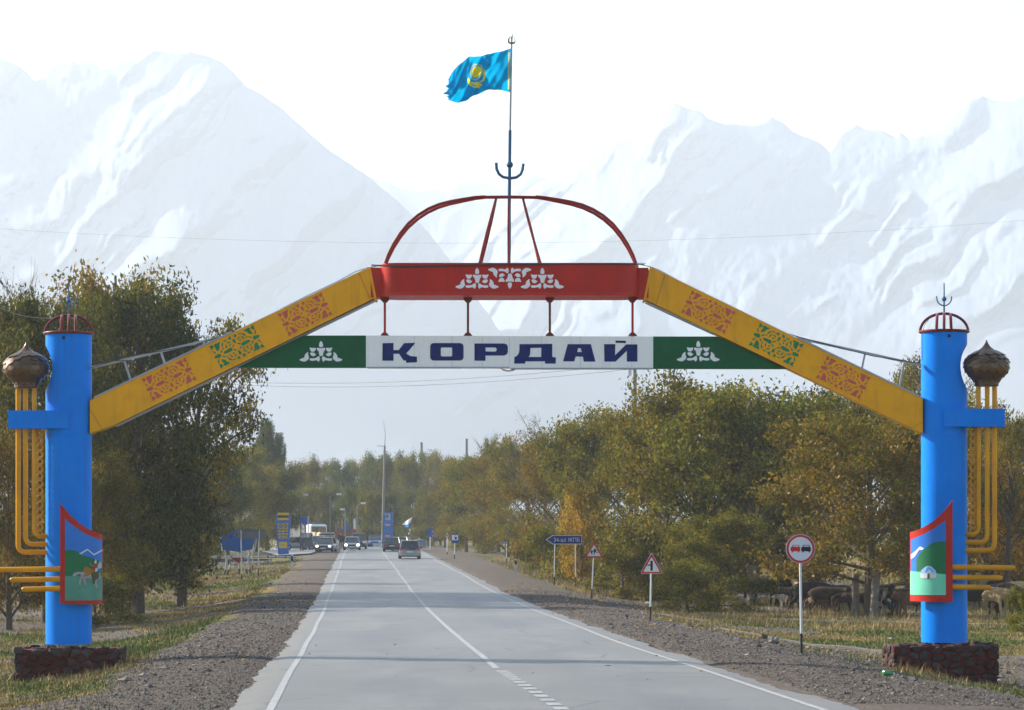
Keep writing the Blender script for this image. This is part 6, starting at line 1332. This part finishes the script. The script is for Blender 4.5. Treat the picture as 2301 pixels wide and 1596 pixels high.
# ------------------------------------------------------------------ people and animals: one skinned surface each
def skin_mesh(name, V, E, rad, root=0, sub=2):
    me = bpy.data.meshes.new(name); me.from_pydata([Vector(v) for v in V], E, []); o = bpy.data.objects.new(name, me); C.objects.link(o)
    o.modifiers.new('s', 'SKIN'); m2 = o.modifiers.new('u', 'SUBSURF'); m2.levels = sub; m2.render_levels = sub
    sv = me.skin_vertices[0].data
    for i, r_ in enumerate(rad): sv[i].radius = (r_, r_) if not isinstance(r_, tuple) else r_; sv[i].use_root = (i == root)
    dg = bpy.context.evaluated_depsgraph_get(); dg.update(); out = bpy.data.meshes.new_from_object(o.evaluated_get(dg)); bpy.data.objects.remove(o)
    out.polygons.foreach_set('use_smooth', [True] * len(out.polygons)); out.name = name; return out
def animal(kind, head='up', turn=0.0, stride=.0, seed=0):
    """stands on z=0, +y is where it faces"""
    sheep = kind == 'sheep'; k = .56 if sheep else 1.0; leg = (.58 if not sheep else .42); bz = leg + .36; V = []; E = []; Rr = []
    def a(x, y, z, r_, p=None):
        V.append((x * k, y * k, z * k)); Rr.append((r_[0] * k, r_[1] * k) if isinstance(r_, tuple) else r_ * k)
        if p is not None: E.append((p, len(V) - 1))
        return len(V) - 1
    fat = 1.15 if sheep else 1.0
    mid = a(0, 0, bz, (.29 * fat, .37 * fat)); rump = a(0, -.52, bz + .04, (.26 * fat, .30 * fat), mid); hip = a(0, -.80, bz + .06, (.17, .19), rump)
    ch = a(0, .45, bz + .0, (.25 * fat, .34 * fat), mid); sh = a(0, .74, bz + .10, (.17, .24), ch)
    tx = math.sin(turn)
    hd = {'up': (bz + .42, bz + .50, 1.18, 1.44), 'mid': (bz + .16, bz + .08, 1.16, 1.46), 'down': (bz - .16, bz - .60, 1.10, 1.22)}[head]
    n = a(tx * .14, 1.00, (hd[0] + bz) / 2 + .06, (.12, .17), sh); h0 = a(tx * .3, hd[2], hd[0], (.105, .13), n)
    dy = hd[3] - hd[2]; h1 = a(tx * .3 + tx * .2, hd[2] + dy * .6, hd[0] + (hd[1] - hd[0]) * .6, (.085, .10), h0); h2 = a(tx * .3 + tx * .32, hd[3], hd[1], (.060, .065), h1)
    for s_ in (-1, 1):
        e = a(tx * .3 + s_ * .20, hd[2] - .02, hd[0] + .05, .028, h0)
        if not sheep: a(tx * .3 + s_ * .13, hd[2] - .0, hd[0] + .22, .018, h0)
        # hind leg: thigh, knee forward, hock back, shank, hoof
        st = stride * s_; t1 = a(s_ * .16, -.66, bz - .14, (.15, .20), rump); kn = a(s_ * .17, -.52 + st * .4, bz - .40, (.10, .12), t1); hk = a(s_ * .17, -.78 + st, .34, (.06, .07), kn); f1 = a(s_ * .17, -.72 + st, .10, .05, hk); a(s_ * .17, -.69 + st, .025, .048, f1)
        st = -stride * s_; u1 = a(s_ * .15, .58, bz - .22, (.09, .12), ch); k1 = a(s_ * .15, .60 + st * .5, .40, (.065, .07), u1); f2 = a(s_ * .15, .58 + st, .12, .05, k1); a(s_ * .15, .61 + st, .025, .046, f2)
    t1 = a(0, -.92, bz - .02, .028, hip); t2 = a(.02, -.96, bz - .40, .018, t1); a(.02, -.95, bz - .62, .032, t2)
    return skin_mesh(kind + '_body', V, E, Rr, 0, 1)
HERD = [animal('cow', 'up', .2, .10), animal('cow', 'down', -.3, .14), animal('cow', 'mid', .6, .12), animal('cow', 'mid', -.7, -.1)]; SHP = [animal('sheep', 'mid', .3, .05), animal('sheep', 'down', 0, .06)]
def hide(name, c, c2, sc_=2.2, lo=.5): 
    m = bpy.data.materials.new(name); m.use_nodes = True; N = m.node_tree.nodes; L_ = m.node_tree.links; b = N['Principled BSDF']; b.inputs['Roughness'].default_value = .9; b.inputs['Specular IOR Level'].default_value = .15
    tc_ = N.new('ShaderNodeTexCoord'); n_ = N.new('ShaderNodeTexNoise'); n_.inputs['Scale'].default_value = sc_; n_.inputs['Detail'].default_value = 3; L_.new(tc_.outputs['Object'], n_.inputs['Vector']); r_ = N.new('ShaderNodeValToRGB'); r_.color_ramp.elements[0].position = lo; r_.color_ramp.elements[1].position = lo + .05
    r_.color_ramp.elements[0].color = tuple(c) + (1,); r_.color_ramp.elements[1].color = tuple(c2) + (1,); L_.new(n_.outputs[0], r_.inputs[0]); L_.new(r_.outputs[0], b.inputs['Base Color']); return m
HD = {'black': hide('hide_black', (.016, .014, .013), (.028, .022, .018), 3, .55), 'tan': hide('hide_tan', (.42, .28, .14), (.48, .35, .2), 3, .5), 'brown': hide('hide_brown', (.085, .042, .020), (.11, .06, .03), 3, .5), 'pied': hide('hide_pied', (.02, .018, .018), (.42, .40, .37), 1.7, .56), 'dark': hide('hide_dark_brown', (.045, .026, .017), (.06, .04, .025), 3, .5), 'pale': hide('hide_pale', (.40, .34, .25), (.34, .27, .18), 3, .5), 'wool': hide('wool_pale', (.5, .45, .36), (.4, .35, .27), 8, .5), 'woold': hide('wool_brown', (.15, .10, .06), (.11, .075, .05), 8, .5)}
def beast(u, v, hide_, mi, rz, label, kind='cow', sc_=1.0):
    p = gp(u, v); lib = HERD if kind == 'cow' else SHP; t = thing(kind, label, kind, (p.x, p.y, p.z - .01), 'herd under the right trees'); t.rotation_euler = (0, 0, rz); t.scale = (sc_ * .86,) * 3
    me = lib[mi % len(lib)]
    if not me.materials: me.materials.append(HD['black'])
    o = link('body', me, t); o.material_slots[0].link = 'OBJECT'; o.material_slots[0].material = HD[hide_]
beast(1722, 1361, 'black', 1, 1.9, 'bulky black cow grazing right of the thick pale trunk', sc_=1.15); beast(1752, 1360, 'black', 3, 2.6, 'second black cow, right of the bulky grazing one', sc_=1.1)
beast(1770, 1365, 'wool', 0, 2.0, 'pale sheep seen from behind, leftmost beside the sign post', 'sheep', 1.15); beast(1787, 1367, 'woold', 1, 2.4, 'brown woolly sheep just left of the round sign post', 'sheep', 1.2)
beast(1812, 1368, 'tan', 0, .5, 'tan cow behind the round sign post', sc_=1.1); beast(1822, 1372, 'black', 1, -1.3, 'large black cow right of the round sign post', sc_=1.2)
beast(1855, 1374, 'dark', 2, -1.8, 'dark brown cow in the middle of the left herd'); beast(1862, 1366, 'dark', 3, 3.0, 'dark cow behind the brown woolly sheep')
beast(1878, 1375, 'woold', 0, 3.1, 'small brown sheep facing the road near the paired trunks', 'sheep', 1.25); beast(1898, 1376, 'dark', 1, 2.2, 'dark grazing cow just left of the paired trunks', sc_=.8)
beast(1774, 1338, 'pied', 0, -.4, 'black and white cow standing further back above the sheep'); beast(1945, 1378, 'dark', 2, 1.4, 'dark cow between the paired pale trunks', sc_=.85)
beast(1992, 1384, 'pied', 1, 3.0, 'grazing cow with white face right of the paired trunks', sc_=1.0); beast(2016, 1384, 'dark', 0, 2.8, 'dark brown cow left of the yurt picture foot', sc_=1.05); beast(2052, 1388, 'brown', 3, 2.0, 'reddish brown cow beside the right pillar, left side')
beast(2196, 1384, 'black', 2, 1.7, 'black cow right behind the right pillar', sc_=1.15); beast(2238, 1387, 'tan', 3, 3.5, 'light tan cow walking towards the road, right of the pillar', sc_=1.15)
beast(2266, 1387, 'brown', 2, 3.6, 'brown cow following the light tan cow', sc_=1.15); beast(2206, 1352, 'pale', 1, 2.0, 'cream cow behind the black one, right of the pillar'); beast(2228, 1344, 'pied', 0, 2.7, 'pied cow with white head above the tan cow'); beast(2262, 1344, 'pied', 3, 3.2, 'pied cow at the right rear of the herd')
beast(2255, 1362, 'brown', 1, 1.5, 'red brown cow between the pied cows and the brown one'); beast(2180, 1350, 'dark', 2, 1.2, 'dark red cow at the back beside the golden bars'); beast(2290, 1378, 'dark', 0, 2.2, 'dark cow behind the leafy bush at the right edge')
beast(1800, 1370, 'dark', 2, 1.6, 'dark brown cow just left of the round sign post, behind the woolly sheep', sc_=.95); beast(1838, 1372, 'woold', 1, .9, 'brown sheep between the black cow and the dark brown cow', 'sheep', 1.2); beast(1846, 1360, 'black', 0, 2.5, 'black cow at the back of the left herd', sc_=1.0)
beast(1886, 1366, 'black', 3, 1.2, 'black cow behind the small brown sheep', sc_=.95); beast(1978, 1376, 'black', 2, -1.5, 'black cow right behind the right pale trunk', sc_=.95); beast(2036, 1378, 'black', 1, 1.7, 'black cow behind the dark brown one by the yurt picture'); beast(2218, 1368, 'dark', 0, 1.0, 'dark cow between the black cow and the light tan cow'); beast(2246, 1352, 'black', 2, -1.2, 'black cow below the pied cows at the right edge'); beast(2284, 1358, 'tan', 1, 1.9, 'tan cow grazing at the back by the right edge')
def person(u, Y, label, coat, legs, rz=0, hgt=1.72, v=None):
    p = at(u, Y) if v is None else gp(u, v); s_ = hgt / 1.72
    V = [(0, 0, .92), (0, 0, 1.12), (0, 0, 1.36), (0, 0, 1.48), (0, .01, 1.58), (0, .02, 1.68), (.10, 0, .86), (.11, .02, .48), (.11, 0, .07), (.11, .13, .03), (-.10, 0, .86), (-.11, .0, .48), (-.12, -.04, .07), (-.12, .09, .03), (.19, 0, 1.40), (.24, .0, 1.14), (.24, .10, .90), (.24, .13, .80), (-.19, 0, 1.40), (-.24, -.0, 1.14), (-.24, .05, .88), (-.24, .08, .78)]
    E = [(0, 1), (1, 2), (2, 3), (3, 4), (4, 5), (0, 6), (6, 7), (7, 8), (8, 9), (0, 10), (10, 11), (11, 12), (12, 13), (2, 14), (14, 15), (15, 16), (16, 17), (2, 18), (18, 19), (19, 20), (20, 21)]
    Rr = [(.15, .11), (.14, .10), (.17, .11), .06, .085, .075, .085, .065, .045, .035, .085, .065, .045, .035, .07, .05, .04, .035, .07, .05, .04, .035]
    me = skin_mesh('person_body', V, E, Rr, 0, 1); me.materials.append(coat); me.materials.append(legs); me.materials.append(skin_m); me.materials.append(hair_m)
    for f in me.polygons:
        z = f.center.z; f.material_index = 1 if z < .88 and abs(f.center.x) < .2 else (3 if z > 1.66 or (z > 1.56 and f.center.y < -.01) else (2 if z > 1.46 or z < .84 and abs(f.center.x) >= .2 else 0))
    t = thing('person', label, 'person', tuple(p)); t.rotation_euler = (0, 0, rz); t.scale = (s_,) * 3; link('body', me, t)
skin_m = mat('skin', (.38, .22, .15), .6); hair_m = mat('hair', (.02, .016, .014), .7); dk = mat('dark_coat', (.03, .03, .035), .8); dk2 = mat('dark_trousers', (.02, .022, .028), .8)
person(774, 302, 'person in dark clothes standing left of the pale oncoming sedan', dk, dk2, 3.1); person(678, 285, 'person in dark clothes standing by the dark plate left of the blue sedan', mat('grey_coat', (.08, .085, .10), .8), dk2, 2.9); person(766, 330, 'small far person in dark jacket with light cap left of the shelter', dk, dk2, 3.0)

# ------------------------------------------------------------------ litter
def lump(u, v, wpx, hpx, name, label, m, seed, cat, group=None):
    p = gp(u, v); k = p.y / F; r_ = random.Random(seed); mb = MB(); mb.sphere((p.x, p.y, p.z + hpx * k * .45), 1, 10, 6, wpx * k / 2, wpx * k / 2.6, hpx * k / 2)
    mb.v = [tuple(Vector(q).lerp(Vector((p.x, p.y, p.z)), r_.uniform(-.22, .35))) for q in mb.v]; o = mb.build(name, m); tag(o, label, cat, group)
wp = mat('white_plastic', (.65, .66, .68), .35)
lump(1634, 1370, 9, 12, 'plastic_bag', 'upright white plastic bag on the kerb before the pale trunk', wp, 1, 'plastic bag'); lump(1456, 1357, 14, 5, 'plastic_bag', 'crumpled white bag on the gravel left of the T junction post foot', wp, 2, 'plastic bag'); lump(1387, 1358, 9, 4, 'plastic_bag', 'flat bluish bag right of the children sign post', mat('bluish_plastic', (.35, .50, .55), .35), 3, 'plastic bag')
lump(1327, 1343, 9, 5, 'grey_rubble', 'grey rubble lump at the foot of the children sign', M['concrete'], 4, 'rubble'); lump(243, 1365, 13, 7, 'plastic_bag', 'white plastic bag at the foot of the shaded bushes, right of the rider picture', wp, 5, 'plastic bag'); lump(284, 1379, 6, 5, 'plastic_bag', 'small white scrap on the side track left', wp, 6, 'plastic bag')
lump(120, 1419, 11, 10, 'pale_boulder', 'pale rounded boulder left of the left pillar', M['concrete'], 7, 'stone'); lump(2001, 1437, 22, 3, 'plastic_sheet', 'thin white plastic strip left of the right plinth', wp, 8, 'litter'); lump(1738, 1445, 24, 13, 'grey_boulder', 'grey broken boulder left of the round sign post foot', M['concrete'], 9, 'stone'); lump(1717, 1436, 20, 10, 'brown_boulder', 'brown boulder in the gravel right of the road', M['stone2'], 10, 'stone')
p = gp(1996, 1520); k = p.y / F; bt_ = thing('green_bottle', 'green bottle lying on the gravel in front of the right plinth', 'bottle', tuple(p)); gmat = mat('green_bottle_plastic', (.01, .22, .04), .15, spec=.8)
MB().tube([p + Vector((-14 * k, 0, .05)), p + Vector((-12 * k, .0, .05)), p + Vector((4 * k, .05, .045)), p + Vector((9 * k, .06, .035)), p + Vector((13 * k, .07, .03))], [.02, .05, .05, .02, .018], 10).build('bottle_body', gmat, bt_, True); MB().tube([p + Vector((13 * k, .07, .03)), p + Vector((15 * k, .075, .03))], .022, 8).build('cap', M['sign_white'], bt_)
lump(2316 if False else 2244, 1531, 12, 4, 'plastic_scrap', 'white scrap in front of the right end of the right plinth', wp, 12, 'litter')
lump(1355, 1286, 9, 6, 'dark_stone', 'dark stone in the dry grass right of the direction arrow posts', M['concrete'], 13, 'stone')
